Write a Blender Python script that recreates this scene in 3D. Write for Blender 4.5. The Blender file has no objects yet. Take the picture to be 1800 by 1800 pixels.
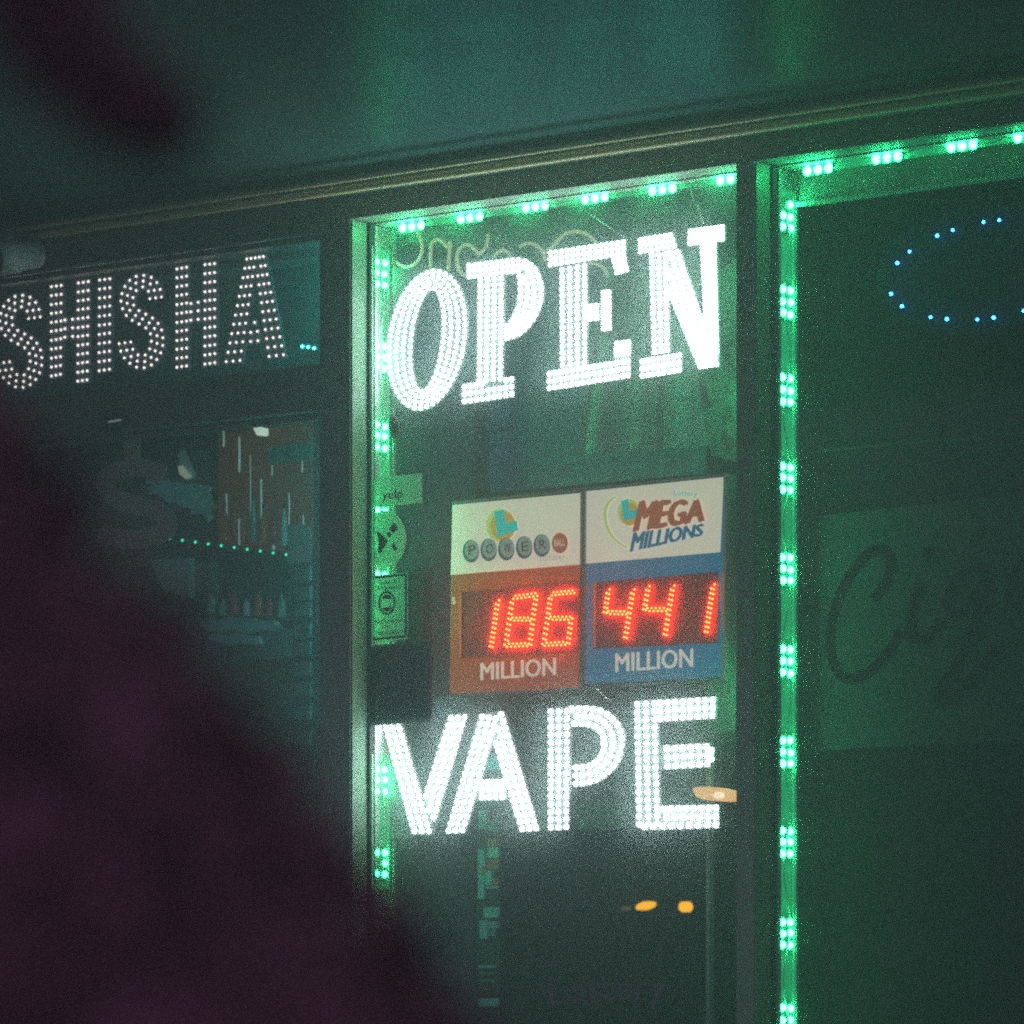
import bpy, math, random
from mathutils import Vector, noise
random.seed(7)
SC = bpy.context.scene
COL = SC.collection

# ------------------------------------------------------------------ camera
TH = math.radians(38.0)
FPX, DIST, EYE, HOR = 7500.0, 8.25, 1.5, 1720.0
SN, CS = math.sin(TH), math.cos(TH)
CAM = Vector((DIST*SN, -DIST*CS, EYE))
FW, RT, UP = Vector((-SN, CS, 0)), Vector((CS, SN, 0)), Vector((0, 0, 1))
cd = bpy.data.cameras.new("camera"); co = bpy.data.objects.new("camera", cd); COL.objects.link(co)
co.location = CAM; co.rotation_euler = (math.radians(90), 0, TH)
cd.sensor_width = 36; cd.lens = 36*FPX/1800; cd.shift_y = (HOR-900)/1800
cd.clip_start = 0.05; cd.clip_end = 300
cd.dof.use_dof = True; cd.dof.focus_distance = DIST+0.15; cd.dof.aperture_fstop = 4.0
SC.camera = co

# ------------------------------------------------------------------ night sky glow, exposure
W = bpy.data.worlds.new("World"); SC.world = W; W.use_nodes = True
bg = W.node_tree.nodes["Background"]
bg.inputs[0].default_value = (0.48, 0.38, 0.52, 1); bg.inputs[1].default_value = 1.0
SC.view_settings.view_transform = 'Standard'; SC.view_settings.look = 'None'
SC.view_settings.exposure = 0.0; SC.view_settings.gamma = 1.0
SC.cycles.use_denoising = False
SC.cycles.filter_width = 2.0
SC.cycles.max_bounces = 4; SC.cycles.diffuse_bounces = 2; SC.cycles.glossy_bounces = 2
SC.cycles.transmission_bounces = 4; SC.cycles.transparent_max_bounces = 12; SC.cycles.volume_bounces = 0
SC.cycles.caustics_reflective = False; SC.cycles.caustics_refractive = False
SC.cycles.sample_clamp_indirect = 2.5; SC.cycles.sample_clamp_direct = 60.0
SC.cycles.use_light_tree = True; SC.cycles.light_sampling_threshold = 0.0
HAZE = 0.052

# ------------------------------------------------------------------ mapping from the photograph (1800 px) to planes parallel to the shopfront
def P(px, py, w):
    """point on the plane w metres in front of the shopfront face (negative = inside)"""
    d = FW + RT*((px-900)/FPX) + UP*((HOR-py)/FPX)
    t = (-w-CAM.y)/d.y
    return CAM + d*t
def X(px, w=0.0, py=900): return P(px, py, w).x
def Z(px, py, w=0.0): return P(px, py, w).z
def Q(px, py, depth):
    """point at a distance from the camera"""
    return CAM + (FW + RT*((px-900)/FPX) + UP*((HOR-py)/FPX))*depth

# ------------------------------------------------------------------ materials
MATS = {}
def nt(name):
    m = bpy.data.materials.new(name); m.use_nodes = True
    t = m.node_tree; MATS[name] = m
    return m, t, t.nodes["Principled BSDF"]
def mat(name, col, rough=0.6, metal=0.0, emit=None, es=0.0, var=0.12, scale=9.0, bump=0.0, spec=0.5, stretch=None):
    m, t, b = nt(name)
    b.inputs["Roughness"].default_value = rough; b.inputs["Metallic"].default_value = metal
    b.inputs["Specular IOR Level"].default_value = spec
    tc = t.nodes.new("ShaderNodeTexCoord"); src = tc.outputs["Object"]
    if stretch:
        mp = t.nodes.new("ShaderNodeMapping"); mp.inputs["Scale"].default_value = stretch
        t.links.new(src, mp.inputs[0]); src = mp.outputs[0]
    n = t.nodes.new("ShaderNodeTexNoise"); n.inputs["Scale"].default_value = scale; n.inputs["Detail"].default_value = 5
    t.links.new(src, n.inputs["Vector"])
    r = t.nodes.new("ShaderNodeMapRange"); r.inputs[3].default_value = 1-var*2; r.inputs[4].default_value = 1+var*2
    t.links.new(n.outputs[0], r.inputs[0])
    mx = t.nodes.new("ShaderNodeMix"); mx.data_type = 'RGBA'; mx.blend_type = 'MULTIPLY'; mx.inputs[0].default_value = 1
    mx.inputs[6].default_value = (*col, 1)
    t.links.new(r.outputs[0], mx.inputs[7]); t.links.new(mx.outputs[2], b.inputs["Base Color"])
    if bump:
        bp = t.nodes.new("ShaderNodeBump"); bp.inputs["Strength"].default_value = bump; bp.inputs["Distance"].default_value = 0.004
        n2 = t.nodes.new("ShaderNodeTexNoise"); n2.inputs["Scale"].default_value = scale*7
        t.links.new(src, n2.inputs["Vector"]); t.links.new(n2.outputs[0], bp.inputs["Height"]); t.links.new(bp.outputs[0], b.inputs["Normal"])
    if emit:
        b.inputs["Emission Color"].default_value = (*emit, 1); b.inputs["Emission Strength"].default_value = es
    return m
def led(name, col, s):
    m, t, b = nt(name)
    b.inputs["Base Color"].default_value = (0.6, 0.6, 0.6, 1)
    b.inputs["Emission Color"].default_value = (*col, 1); b.inputs["Emission Strength"].default_value = s
    return m
def paper(name, col, trans=0.5, emit=0.0):
    m, t, b = nt(name)
    b.inputs["Base Color"].default_value = (*col, 1); b.inputs["Roughness"].default_value = 0.7
    tl = t.nodes.new("ShaderNodeBsdfTranslucent"); tl.inputs[0].default_value = (*col, 1)
    mx = t.nodes.new("ShaderNodeMixShader"); mx.inputs[0].default_value = trans
    out = t.nodes["Material Output"]
    t.links.new(b.outputs[0], mx.inputs[1]); t.links.new(tl.outputs[0], mx.inputs[2]); t.links.new(mx.outputs[0], out.inputs[0])
    if emit:
        b.inputs["Emission Color"].default_value = (*col, 1); b.inputs["Emission Strength"].default_value = emit
    return m
def glass(name, veil=0.05):
    """window pane with an added scattering film that gives the signs their bloom"""
    m, t, b = nt(name); t.nodes.remove(b)
    out = t.nodes["Material Output"]
    tr = t.nodes.new("ShaderNodeBsdfTransparent"); tr.inputs[0].default_value = (0.93, 0.96, 0.95, 1)
    tl = t.nodes.new("ShaderNodeBsdfTranslucent"); tl.inputs[0].default_value = (0.80, 0.92, 0.88, 1)
    gl = t.nodes.new("ShaderNodeBsdfGlossy"); gl.inputs["Roughness"].default_value = 0.08; gl.inputs[0].default_value = (0.8, 0.9, 0.9, 1)
    tc = t.nodes.new("ShaderNodeTexCoord")
    n = t.nodes.new("ShaderNodeTexNoise"); n.inputs["Scale"].default_value = 3.0; n.inputs["Detail"].default_value = 6
    t.links.new(tc.outputs["Object"], n.inputs["Vector"])
    r = t.nodes.new("ShaderNodeMapRange"); r.inputs[3].default_value = veil*0.6; r.inputs[4].default_value = veil*1.4
    t.links.new(n.outputs[0], r.inputs[0])
    m1 = t.nodes.new("ShaderNodeMixShader"); t.links.new(r.outputs[0], m1.inputs[0])
    t.links.new(tr.outputs[0], m1.inputs[1]); t.links.new(tl.outputs[0], m1.inputs[2])
    m2 = t.nodes.new("ShaderNodeMixShader"); m2.inputs[0].default_value = 0.04
    t.links.new(m1.outputs[0], m2.inputs[1]); t.links.new(gl.outputs[0], m2.inputs[2]); t.links.new(m2.outputs[0], out.inputs[0])
    return m

M_WALL = mat("painted_wall", (0.30, 0.31, 0.29), 0.65, var=0.10, scale=5, bump=0.15)
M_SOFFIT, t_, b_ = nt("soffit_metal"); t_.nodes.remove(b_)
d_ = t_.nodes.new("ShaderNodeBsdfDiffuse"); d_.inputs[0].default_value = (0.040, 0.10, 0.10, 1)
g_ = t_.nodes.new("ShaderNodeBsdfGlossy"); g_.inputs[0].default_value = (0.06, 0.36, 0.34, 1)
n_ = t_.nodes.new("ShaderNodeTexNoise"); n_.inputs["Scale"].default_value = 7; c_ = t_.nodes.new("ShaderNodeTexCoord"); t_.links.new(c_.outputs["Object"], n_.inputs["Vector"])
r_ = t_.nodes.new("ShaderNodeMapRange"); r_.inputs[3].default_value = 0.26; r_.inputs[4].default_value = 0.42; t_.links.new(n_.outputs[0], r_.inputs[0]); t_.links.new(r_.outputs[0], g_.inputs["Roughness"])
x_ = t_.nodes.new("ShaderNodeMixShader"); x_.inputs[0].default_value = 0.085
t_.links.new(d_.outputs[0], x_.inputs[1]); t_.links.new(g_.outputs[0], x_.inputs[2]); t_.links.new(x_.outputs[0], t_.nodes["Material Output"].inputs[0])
M_FRAME = mat("aluminium_frame", (0.33, 0.34, 0.31), 0.42, 0.3, var=0.06, scale=8)
M_JAMB = mat("inner_jamb", (0.60, 0.62, 0.56), 0.35, 0.1, var=0.12, scale=14, stretch=(1, 1, .3))
M_TRIM = mat("green_tint_trim", (0.20, 0.36, 0.24), 0.4, 0.0, var=0.07, scale=6)  # cream trim, green strip light tinted into its colour
M_RUB = mat("rubber_gasket", (0.02, 0.022, 0.022), 0.6)
M_BRASS = mat("brass_trim", (0.88, 0.74, 0.42), 0.55, 0.0, var=0.1, scale=12, stretch=(.3, 1, 1))
M_DUSK = mat("dim_interior", (0.10, 0.11, 0.105), 0.8, var=0.2, scale=2)
M_CEIL = mat("ceiling_tile", (0.4, 0.4, 0.38), 0.8)
M_FLOOR = mat("floor_tile", (0.2, 0.18, 0.16), 0.5)
M_PAVE = mat("pavement", (0.22, 0.22, 0.21), 0.85, var=0.15, scale=6, bump=0.4)
M_ASPH = mat("asphalt", (0.05, 0.05, 0.05), 0.9, var=0.2, scale=20, bump=0.5)
M_GLASS = glass("bloom_glass", 0.095)  # pane film added to spread a glow round the signs
M_GLASS_L = glass("bloom_glass_side", 0.08)
M_GLASS_R = glass("bloom_glass_entrance", 0.012)
M_PLATE = mat("white_letter_plate", (0.40, 0.42, 0.42), 0.6, var=0.02)
M_PLATEB = mat("grey_blue_letter_plate", (0.36, 0.52, 0.66), 0.5, var=0.08, scale=30)
M_BLACK = mat("black_plastic", (0.015, 0.015, 0.017), 0.4)
M_LW = led("white_led", (0.80, 0.98, 0.98), 22.0)
M_LP = led("warm_white_led", (1.0, 0.82, 0.74), 2.7)
M_LG = led("green_led", (0.023, 1.0, 0.32), 72.0)
M_SPILL = mat("frame_spill_glow", (0.3, 0.5, 0.4), 0.4, emit=(0.0, 0.75, 0.24), es=0.42, var=0.2, scale=14)  # glowing ribbon added for the green light spilled along the frames
M_LC = led("cyan_led", (0.10, 1.0, 0.92), 16.0)
M_LB = led("blue_led", (0.035, 0.30, 1.0), 22.0)
M_LR = led("red_led", (1.0, 0.046, 0.006), 40.0)
M_AMB = led("amber_lamp", (1.0, 0.46, 0.01), 1.9)
M_WARM = led("warm_lamp", (1.0, 0.50, 0.16), 1.15)
M_WARM2 = led("warm_reflection_core", (1.0, 0.80, 0.55), 1.6)
M_MOD = mat("module_housing", (0.20, 0.20, 0.16), 0.5)
M_TUBE = mat("tube_added_glow", (0.75, 0.76, 0.58), 0.35, var=0.05, emit=(0.75, 0.72, 0.42), es=0.42)
M_CHAIN = mat("chain_steel", (0.6, 0.62, 0.6), 0.3, 0.9)
M_WHITEP = mat("backlit_white_panel", (0.72, 0.72, 0.62), 0.5, emit=(0.86, 0.80, 0.62), es=0.750, var=0.03)
M_ORANGE = mat("orange_panel", (0.50, 0.09, 0.015), 0.5, emit=(0.50, 0.068, 0.005), es=0.50, var=0.06)
M_BLUE = mat("blue_panel", (0.02, 0.20, 0.36), 0.5, emit=(0.012, 0.20, 0.38), es=0.594, var=0.06)
M_DISP = mat("red_halo_face", (0.45, 0.004, 0.04), 0.55, emit=(0.9, .5, .4), es=0.012)  # face painted red for the glow round the digits
M_DISPR = mat("red_halo_face_right", (0.45, 0.004, 0.04), 0.55, emit=(0.9, .5, .3), es=0.018)  # right face, digit glow put into its colour too
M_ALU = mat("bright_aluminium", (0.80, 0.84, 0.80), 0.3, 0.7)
M_ALUD = mat("shaded_aluminium", (0.25, 0.36, 0.36), 0.4, 0.6)  # darker aluminium copy, shade put into the colour
M_TXTW = mat("white_print", (0.8, 0.78, 0.7), 0.5, emit=(0.85, 0.78, 0.66), es=0.646, var=0.02)
M_TXTD = mat("dark_print", (0.03, 0.07, 0.09), 0.5)
M_TEAL = mat("teal_print", (0.01, 0.50, 0.48), 0.5, emit=(0.0, 0.55, 0.52), es=0.714, var=0.03)
M_YEL = mat("yellow_print", (0.80, 0.72, 0.06), 0.5, emit=(0.8, 0.75, 0.08), es=0.612, var=0.03)
M_YGR = mat("lime_print", (0.62, 0.72, 0.20), 0.5, emit=(0.62, 0.75, 0.22), es=0.648, var=0.03)
M_ORG = mat("amber_print", (0.80, 0.42, 0.03), 0.5, emit=(0.8, 0.42, 0.03), es=0.612, var=0.03)
M_RED = mat("brick_red_print", (0.52, 0.10, 0.03), 0.5, emit=(0.55, 0.10, 0.03), es=0.510, var=0.03)
M_NAVY = mat("ball_blue_print", (0.04, 0.14, 0.22), 0.5, emit=(0.04, 0.16, 0.26), es=0.325, var=0.03)
M_BALL = mat("ball_grey_print", (0.36, 0.48, 0.48), 0.5, emit=(0.40, 0.52, 0.50), es=0.374, var=0.03)
M_BLUEP = mat("deep_blue_print", (0.01, 0.15, 0.32), 0.5, emit=(0.01, 0.17, 0.36), es=0.510, var=0.03)
M_GREYP = mat("grey_print", (0.40, 0.44, 0.38), 0.5, emit=(0.4, 0.44, 0.38), es=0.400)
M_CORAL = mat("coral_glow", (0.75, 0.20, 0.12), 0.5, emit=(0.9, 0.22, 0.1), es=0.32)
M_PAPG = paper("translucent_paper", (0.75, 0.90, 0.82), 0.75)
M_PAPD = paper("dark_poster", (0.12, 0.12, 0.13), 0.3)
M_INK = mat("dark_ink", (0.05, 0.06, 0.06), 0.6)
M_INKR = mat("brown_marker_ink", (0.16, 0.07, 0.07), 0.6)
M_CLOTH = mat("pale_curtain_cloth", (0.34, 0.46, 0.46), 0.8, var=0.10, scale=5, stretch=(1, 1, .15))
M_BLIND = mat("grey_blind", (0.24, 0.38, 0.62), 0.8, var=0.06, scale=3)
M_CAMW = mat("camera_white_plastic", (0.85, 0.88, 0.90), 0.35)
M_DECAL = mat("grey_decal", (0.70, 0.74, 0.68), 0.9, var=0.05)
M_DISC = mat("disc_poster_print", (0.16, 0.20, 0.18), 0.5, var=0.45, scale=16)
M_FOIL = mat("foil_bag", (0.22, 0.50, 0.52), 0.3, 0.3, var=0.5, scale=45, bump=1.0, emit=(0.12, 0.5, 0.52), es=0.055)  # faint glow added to brighten the unlit bags
M_BROWN = mat("brown_backing_board", (0.20, 0.075, 0.04), 0.6, var=0.45, scale=9, emit=(0.6, 0.16, 0.06), es=0.05)  # slight glow put in, the board itself gives no light
M_ROD = mat("glass_rod", (0.45, 0.75, 0.70), 0.2, 0.1, emit=(0.5, 0.9, 0.85), es=0.28)  # glow added to the unlit glass tubes
M_CYP = mat("cyan_packet", (0.20, 0.48, 0.52), 0.4, var=0.35, scale=30, emit=(0.12, 0.42, 0.46), es=0.10)  # weak emission stands in for light on the packets
M_REDP = mat("rust_packet", (0.42, 0.14, 0.08), 0.4, var=0.3, scale=30, emit=(0.4, 0.12, 0.06), es=0.08)  # rust packets lifted by a weak added glow
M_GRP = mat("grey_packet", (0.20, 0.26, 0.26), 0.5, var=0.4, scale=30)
M_NOTE = mat("note_paper", (0.34, 0.48, 0.48), 0.7, var=0.06, emit=(0.3, .5, .5), es=0.03)  # slight glow added to the paper
M_BOARD = mat("dark_board", (0.014, 0.010, 0.014), 0.8, spec=0.03, var=0.12, scale=4)
M_SHEET = mat("grey_banner_sheet", (0.052, 0.048, 0.060), 0.9, spec=0.05, var=0.10, scale=4)
M_CIG = mat("plum_print", (0.006, 0.004, 0.007), 0.95, spec=0.0)
M_LEAF = mat("purple_leaf", (0.155, 0.060, 0.095), 0.8, var=0.05, scale=20, spec=0.1)
M_BARK = mat("dark_bark", (0.20, 0.12, 0.15), 0.9)

# ------------------------------------------------------------------ object helpers
def setp(o, label=None, cat=None, group=None, kind=None):
    if label: o["label"] = label
    if cat: o["category"] = cat
    if group: o["group"] = group
    if kind: o["kind"] = kind
    return o
def thing(name, loc, label, cat, group=None):
    o = bpy.data.objects.new(name, None); COL.objects.link(o); o.location = loc
    o.empty_display_size = 0.05
    o["_o"] = list(loc)
    return setp(o, label, cat, group)
class MB:
    def __init__(s): s.v = []; s.f = []; s.mi = []
    def add(s, vs, fs, k=0):
        b = len(s.v); s.v += [Vector(v) for v in vs]; s.f += [tuple(b+i for i in f) for f in fs]; s.mi += [k]*len(fs)
    def box(s, x0, x1, y0, y1, z0, z1, k=0):
        vs = [(x, y, z) for z in (z0, z1) for y in (y0, y1) for x in (x0, x1)]
        s.add(vs, [(0, 2, 3, 1), (4, 5, 7, 6), (0, 1, 5, 4), (2, 6, 7, 3), (0, 4, 6, 2), (1, 3, 7, 5)], k)
    def prism(s, pts, w, t, k=0):
        """photo-pixel outline on plane w, thickness t behind it"""
        a = [P(x, y, w) for x, y in pts]; b = [p + Vector((0, t, 0)) for p in a]; n = len(a)
        s.add(a+b, [tuple(range(n)), tuple(range(2*n-1, n-1, -1))] + [(i, n+i, n+(i+1) % n, (i+1) % n) for i in range(n)], k)
    def band(s, A, B, w, t, k=0):
        """strip between two pixel polylines of equal length"""
        n = len(A)
        a = [P(x, y, w) for x, y in A]; b = [P(x, y, w) for x, y in B]
        o = Vector((0, t, 0)); vs = a+b+[p+o for p in a]+[p+o for p in b]
        fs = []
        for i in range(n-1):
            fs += [(i, i+1, n+i+1, n+i), (2*n+i, 3*n+i, 3*n+i+1, 2*n+i+1), (i, 2*n+i, 2*n+i+1, i+1), (n+i, n+i+1, 3*n+i+1, 3*n+i)]
        fs += [(0, n, 3*n, 2*n), (n-1, 3*n-1, 4*n-1, 2*n-1)]
        s.add(vs, fs, k)
    def stroke(s, pts, width, w, t=0.001, k=0):
        A, B = offset(pts, width/2), offset(pts, -width/2)
        s.band(A, B, w, t, k)
    def dome(s, p, n, r, h, k=0, seg=8, flat=False):
        n = Vector(n).normalized(); u = n.orthogonal().normalized(); v = n.cross(u)
        vs = [p + (u*math.cos(a)+v*math.sin(a))*r for a in [i*2*math.pi/seg for i in range(seg)]]
        vs += [p + (u*math.cos(a)+v*math.sin(a))*r*0.72 + n*h*0.68 for a in [i*2*math.pi/seg for i in range(seg)]]
        vs.append(p+n*h)
        fs = [(i, (i+1) % seg, seg+(i+1) % seg, seg+i) for i in range(seg)] + [(seg+i, seg+(i+1) % seg, 2*seg) for i in range(seg)]
        s.add(vs, fs, k)
    def tube(s, pts, r, k=0, seg=8, r1=None):
        pts = [Vector(p) for p in pts]; n = len(pts); vs = []; fs = []
        d = (pts[1]-pts[0]).normalized(); u = d.orthogonal().normalized()
        for i, p in enumerate(pts):
            d = (pts[min(i+1, n-1)]-pts[max(i-1, 0)]).normalized()
            u = (u - d*u.dot(d)).normalized(); v = d.cross(u)
            rr = r if r1 is None else r+(r1-r)*i/(n-1)
            vs += [p+(u*math.cos(a)+v*math.sin(a))*rr for a in [j*2*math.pi/seg for j in range(seg)]]
        for i in range(n-1):
            fs += [(i*seg+j, i*seg+(j+1) % seg, (i+1)*seg+(j+1) % seg, (i+1)*seg+j) for j in range(seg)]
        fs += [tuple(range(seg-1, -1, -1)), tuple(range((n-1)*seg, n*seg))]
        s.add(vs, fs, k)
    def build(s, name, mats, parent=None, smooth=False, origin=None):
        if not isinstance(mats, (list, tuple)): mats = [mats]
        if parent is not None: org = Vector(parent["_o"])
        elif origin is not None: org = Vector(origin)
        else:
            lo = Vector([min(v[i] for v in s.v) for i in range(3)]); hi = Vector([max(v[i] for v in s.v) for i in range(3)])
            org = (lo+hi)/2; org.z = lo.z
        me = bpy.data.meshes.new(name)
        me.from_pydata([tuple(v-org) for v in s.v], [], s.f)
        for m in mats: me.materials.append(m)
        for p, k in zip(me.polygons, s.mi): p.material_index = k; p.use_smooth = smooth
        me.update()
        o = bpy.data.objects.new(name, me); COL.objects.link(o); o["_o"] = list(org)
        if parent is not None: o.parent = parent
        else: o.location = org
        return o
def offset(pts, d):
    out = []; n = len(pts)
    for i, (x, y) in enumerate(pts):
        x0, y0 = pts[max(i-1, 0)]; x1, y1 = pts[min(i+1, n-1)]
        L = math.hypot(x1-x0, y1-y0) or 1
        out.append((x-(y1-y0)/L*d, y+(x1-x0)/L*d))
    return out
def lerp(a, b, t): return (a[0]+(b[0]-a[0])*t, a[1]+(b[1]-a[1])*t)
def bil(tl, tr, bl, br, s, t): return lerp(lerp(tl, tr, s), lerp(bl, br, s), t)
def resample(pts, n):
    L = [0]
    for a, b in zip(pts, pts[1:]): L.append(L[-1]+math.hypot(b[0]-a[0], b[1]-a[1]))
    out = []
    for i in range(n):
        d = L[-1]*i/(n-1); j = 0
        while j < len(L)-2 and L[j+1] < d: j += 1
        out.append(lerp(pts[j], pts[j+1], (d-L[j])/((L[j+1]-L[j]) or 1)))
    return out
def plen(pts): return sum(math.hypot(b[0]-a[0], b[1]-a[1]) for a, b in zip(pts, pts[1:]))
def smooth(pts, it=2):
    for _ in range(it):
        q = [pts[0]]
        for a, b in zip(pts, pts[1:]): q += [lerp(a, b, .25), lerp(a, b, .75)]
        pts = q+[pts[-1]]
    return pts
def ell(cx, cy, rx, ry, n=28, a0=0, a1=2*math.pi, shx=0.0, shy=0.0):
    o = []
    for i in range(n):
        a = a0+(a1-a0)*i/n; x = rx*math.cos(a); y = ry*math.sin(a)
        o.append((cx+x-shx*y, cy+y+shy*x))
    return o
def crop(ox, oy, s): return lambda *ps: [(ox+x/s, oy+y/s) for x, y in ps]

def text_mb(txt, tl, tr, bl, br, w, t=0.0012, bold=0.0, shear=0.0, mb=None, k=0):
    cu = bpy.data.curves.new("lettering", 'FONT'); cu.body = txt; cu.shear = shear
    cu.resolution_u = 3; cu.fill_mode = 'FRONT'
    o = bpy.data.objects.new("lettering", cu); COL.objects.link(o)
    dg = bpy.context.evaluated_depsgraph_get(); me = bpy.data.meshes.new_from_object(o.evaluated_get(dg))
    xs = [v.co.x for v in me.vertices]; ys = [v.co.y for v in me.vertices]
    x0, x1, y0, y1 = min(xs), max(xs), min(ys), max(ys)
    vs = []
    for v in me.vertices:
        q = bil(tl, tr, bl, br, (v.co.x-x0)/(x1-x0), 1-(v.co.y-y0)/(y1-y0)); vs.append(P(q[0], q[1], w))
    fs = [tuple(p.vertices) for p in me.polygons]
    bpy.data.objects.remove(o); bpy.data.curves.remove(cu); bpy.data.meshes.remove(me)
    mb = mb or MB(); mb.add(vs, fs, k)
    if bold:                              # heavier strokes: a few shifted layers a hair apart
        W_ = (P(tr[0], tr[1], w)-P(tl[0], tl[1], w)).length/max(1, len(txt)); H_ = (P(bl[0], bl[1], w)-P(tl[0], tl[1], w)).length
        for i, (ax, az) in enumerate(((1, 0), (-1, 0), (.6, .5), (-.6, -.5))):
            o_ = Vector((ax*bold*W_, -0.00006*(i+1), az*bold*H_*.5)); mb.add([v+o_ for v in vs], fs, k)
    return mb

# ------------------------------------------------------------------ ground
g = MB(); g.box(-60, 60, -60, -2.6, -0.30, -0.13)
setp(g.build("road", M_ASPH), kind="structure")
g = MB(); g.box(-60, 60, -2.6, 0.3, -0.30, 0.0)
setp(g.build("pavement", M_PAVE), kind="structure")
g = MB(); g.box(-60, 60, 0.3, 60, -0.30, -0.02)
setp(g.build("ground", M_PAVE), kind="structure")

# ------------------------------------------------------------------ the shop building
XL, XR = X(-2600), X(3600)
xa0, xa1 = X(562), X(615)            # pier between side window and middle window
xb0, xb1 = X(1294.5), X(1325)        # mullion between middle window and entrance
zl = Z(330, 437); zc = Z(615, 385); zr = Z(1325, 283)
zs = Z(700, 291)                     # soffit
FD = 0.055                           # depth of the frames in front of the glass
bld = thing("shop_building", ((xa0+xb1)/2, 0.3, 0), "corner shop front at night with dark metal canopy, pale frames and windows veiled by glow", "building")
h = MB()
h.box(XL, xa1, 0, 0.16, zl, zs); h.box(xa1, xb0, 0, 0.16, zc, zs); h.box(xb0, xb1, 0, 0.16, zr, zs); h.box(xb1, XR, 0, 0.16, zr, zs)
h.build("header_beam", M_WALL, bld)
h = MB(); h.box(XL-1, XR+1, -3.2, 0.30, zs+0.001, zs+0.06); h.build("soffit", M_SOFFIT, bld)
h = MB(); h.box(XL-1, XR+1, -3.24, -3.2, zs-0.02, zs+0.6); h.box(XL-1, XR+1, -3.2, 4.0, zs+0.5, zs+0.6); h.build("canopy_fascia", M_WALL, bld)
h = MB(); h.box(xa0, xa1, 0, FD, 0.003, zl); h.build("pier", M_FRAME, bld)
h = MB(); h.box(xb0, xb1, 0, FD, 0.003, zc if zc < zr else zr); h.build("mullion", M_FRAME, bld)
# brass coloured rails under the soffit
def rail(py700, r, mt, wout):
    z = Z(700, py700, wout); m = MB()
    m.tube([(x, -wout, z) for x in [XL+(XR-XL)*i/30 for i in range(31)]], r, seg=10)
    m.build("trim_rail", mt, bld, smooth=True)
rail(319, 0.0085, M_BRASS, 0.075); rail(302, 0.0055, M_BRASS, 0.095)
m = MB(); m.box(XL, XR, -0.03, -0.001, Z(700, 326, .03), Z(700, 296, .03)); m.build("rail_backing", M_FRAME, bld)
# outer walls, room
h = MB(); h.box(XL-0.3, XL, 0, 4.2, 0, zs+0.5); h.box(XR, XR+0.3, 0, 4.2, 0, zs+0.5); h.box(XL-0.3, XR+0.3, 4.2, 4.4, 0, zs+0.5)
h.build("side_walls", M_WALL, bld)
h = MB(); h.box(XL, XR, 0.165, 4.195, zs-0.12, zs-0.08); h.build("shop_ceiling", M_CEIL, bld)
h = MB(); h.box(XL, XR, 0.31, 4.195, 0.0, 0.02); h.build("shop_floor", M_FLOOR, bld)
h = MB(); h.box(XL+.02, XR-.02, 3.6, 3.7, 0.02, zs-.13); h.build("back_wall", M_DUSK, bld)
# partition walls that separate the display bays behind the glass
h = MB(); h.box(xa0+0.012, xa1-0.012, FD+0.002, 0.128, 0.003, zl-0.001); h.build("pier_core", M_FRAME, bld)
h = MB(); h.box(xb0+0.006, xb1-0.006, FD+0.002, 0.128, 0.003, zr-0.001 if zr < zc else zc-0.001); h.build("mullion_core", M_FRAME, bld)

# -- left jamb returns: cream trim tinted green, dark gasket, inner jamb (faces that look right and catch the green strips)
def jamb(x, z1, extra, top_cream):
    a = MB(); a.box(x-0.004, x+0.004, 0.003, FD-0.006, 0.004, z1-0.003); a.build("jamb_trim", M_TRIM, bld)
    a = MB(); a.box(x-0.003, x+0.010, FD-0.006, FD+0.006, 0.004, z1-0.004); a.build("gasket", M_RUB, bld)
    a = MB(); a.box(x-0.010, x+0.006, FD+0.006, FD+extra, 0.004, z1-0.004)
    a.box(x+0.006, x+0.013, FD+0.008, FD+0.016, 0.004, z1-0.006)
    a.box(x+0.006, x+0.012, FD+extra-0.008, FD+extra, 0.004, z1-0.006)
    a.build("inner_jamb", M_JAMB, bld)
jamb(xa1, zc, 0.075, True); jamb(xb1, zr, 0.075, True)
# head boards above the panes
a = MB(); a.box(xa1+.01, xb0-.002, FD+.008, 0.157, zc-0.003, zc-0.0005); a.build("window_head", M_JAMB, bld)
a = MB(); a.box(xb1+.01, XR, FD+.008, 0.130, zr-0.003, zr-0.0005)
a.box(xb1+.013, XR, 0.130, 0.142, zr-0.062, zr-0.0005); a.box(xb1+.013, XR, 0.118, 0.130, zr-0.069, zr-0.062); a.build("entrance_head", M_JAMB, bld)

# panes
def pane(x0, x1, z0, z1, y, mt, name="window"):
    w = MB(); w.add([(x0, y, z0), (x1, y, z0), (x1, y, z1), (x0, y, z1)], [(0, 1, 2, 3)])
    return w.build(name, mt, bld)
wl = thing("_", (0, 0, 0), None, None); bpy.data.objects.remove(wl)
zt0 = Z(330, 668); zt1 = Z(330, 745)      # transom bar of the side window
def window(name, x0, x1, z0, z1, mt, fr=0.012, y=FD):
    f = MB()
    f.box(x0, x1, y-0.012, y+0.006, z1-fr, z1-0.001); f.box(x0, x1, y-0.012, y+0.006, z0, z0+fr)
    f.box(x0, x0+fr, y-0.012, y+0.006, z0+fr, z1-fr); f.box(x1-fr, x1, y-0.012, y+0.006, z0+fr, z1-fr)
    o = f.build(name, M_FRAME, bld)
    p = MB(); p.add([(x0+fr, y, z0+fr), (x1-fr, y, z0+fr), (x1-fr, y, z1-fr), (x0+fr, y, z1-fr)], [(0, 1, 2, 3)])
    p.build("pane", mt, o)
    return o
window("side_window_transom", XL, xa0, zt0, zl, M_GLASS_L, 0.010)
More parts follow.
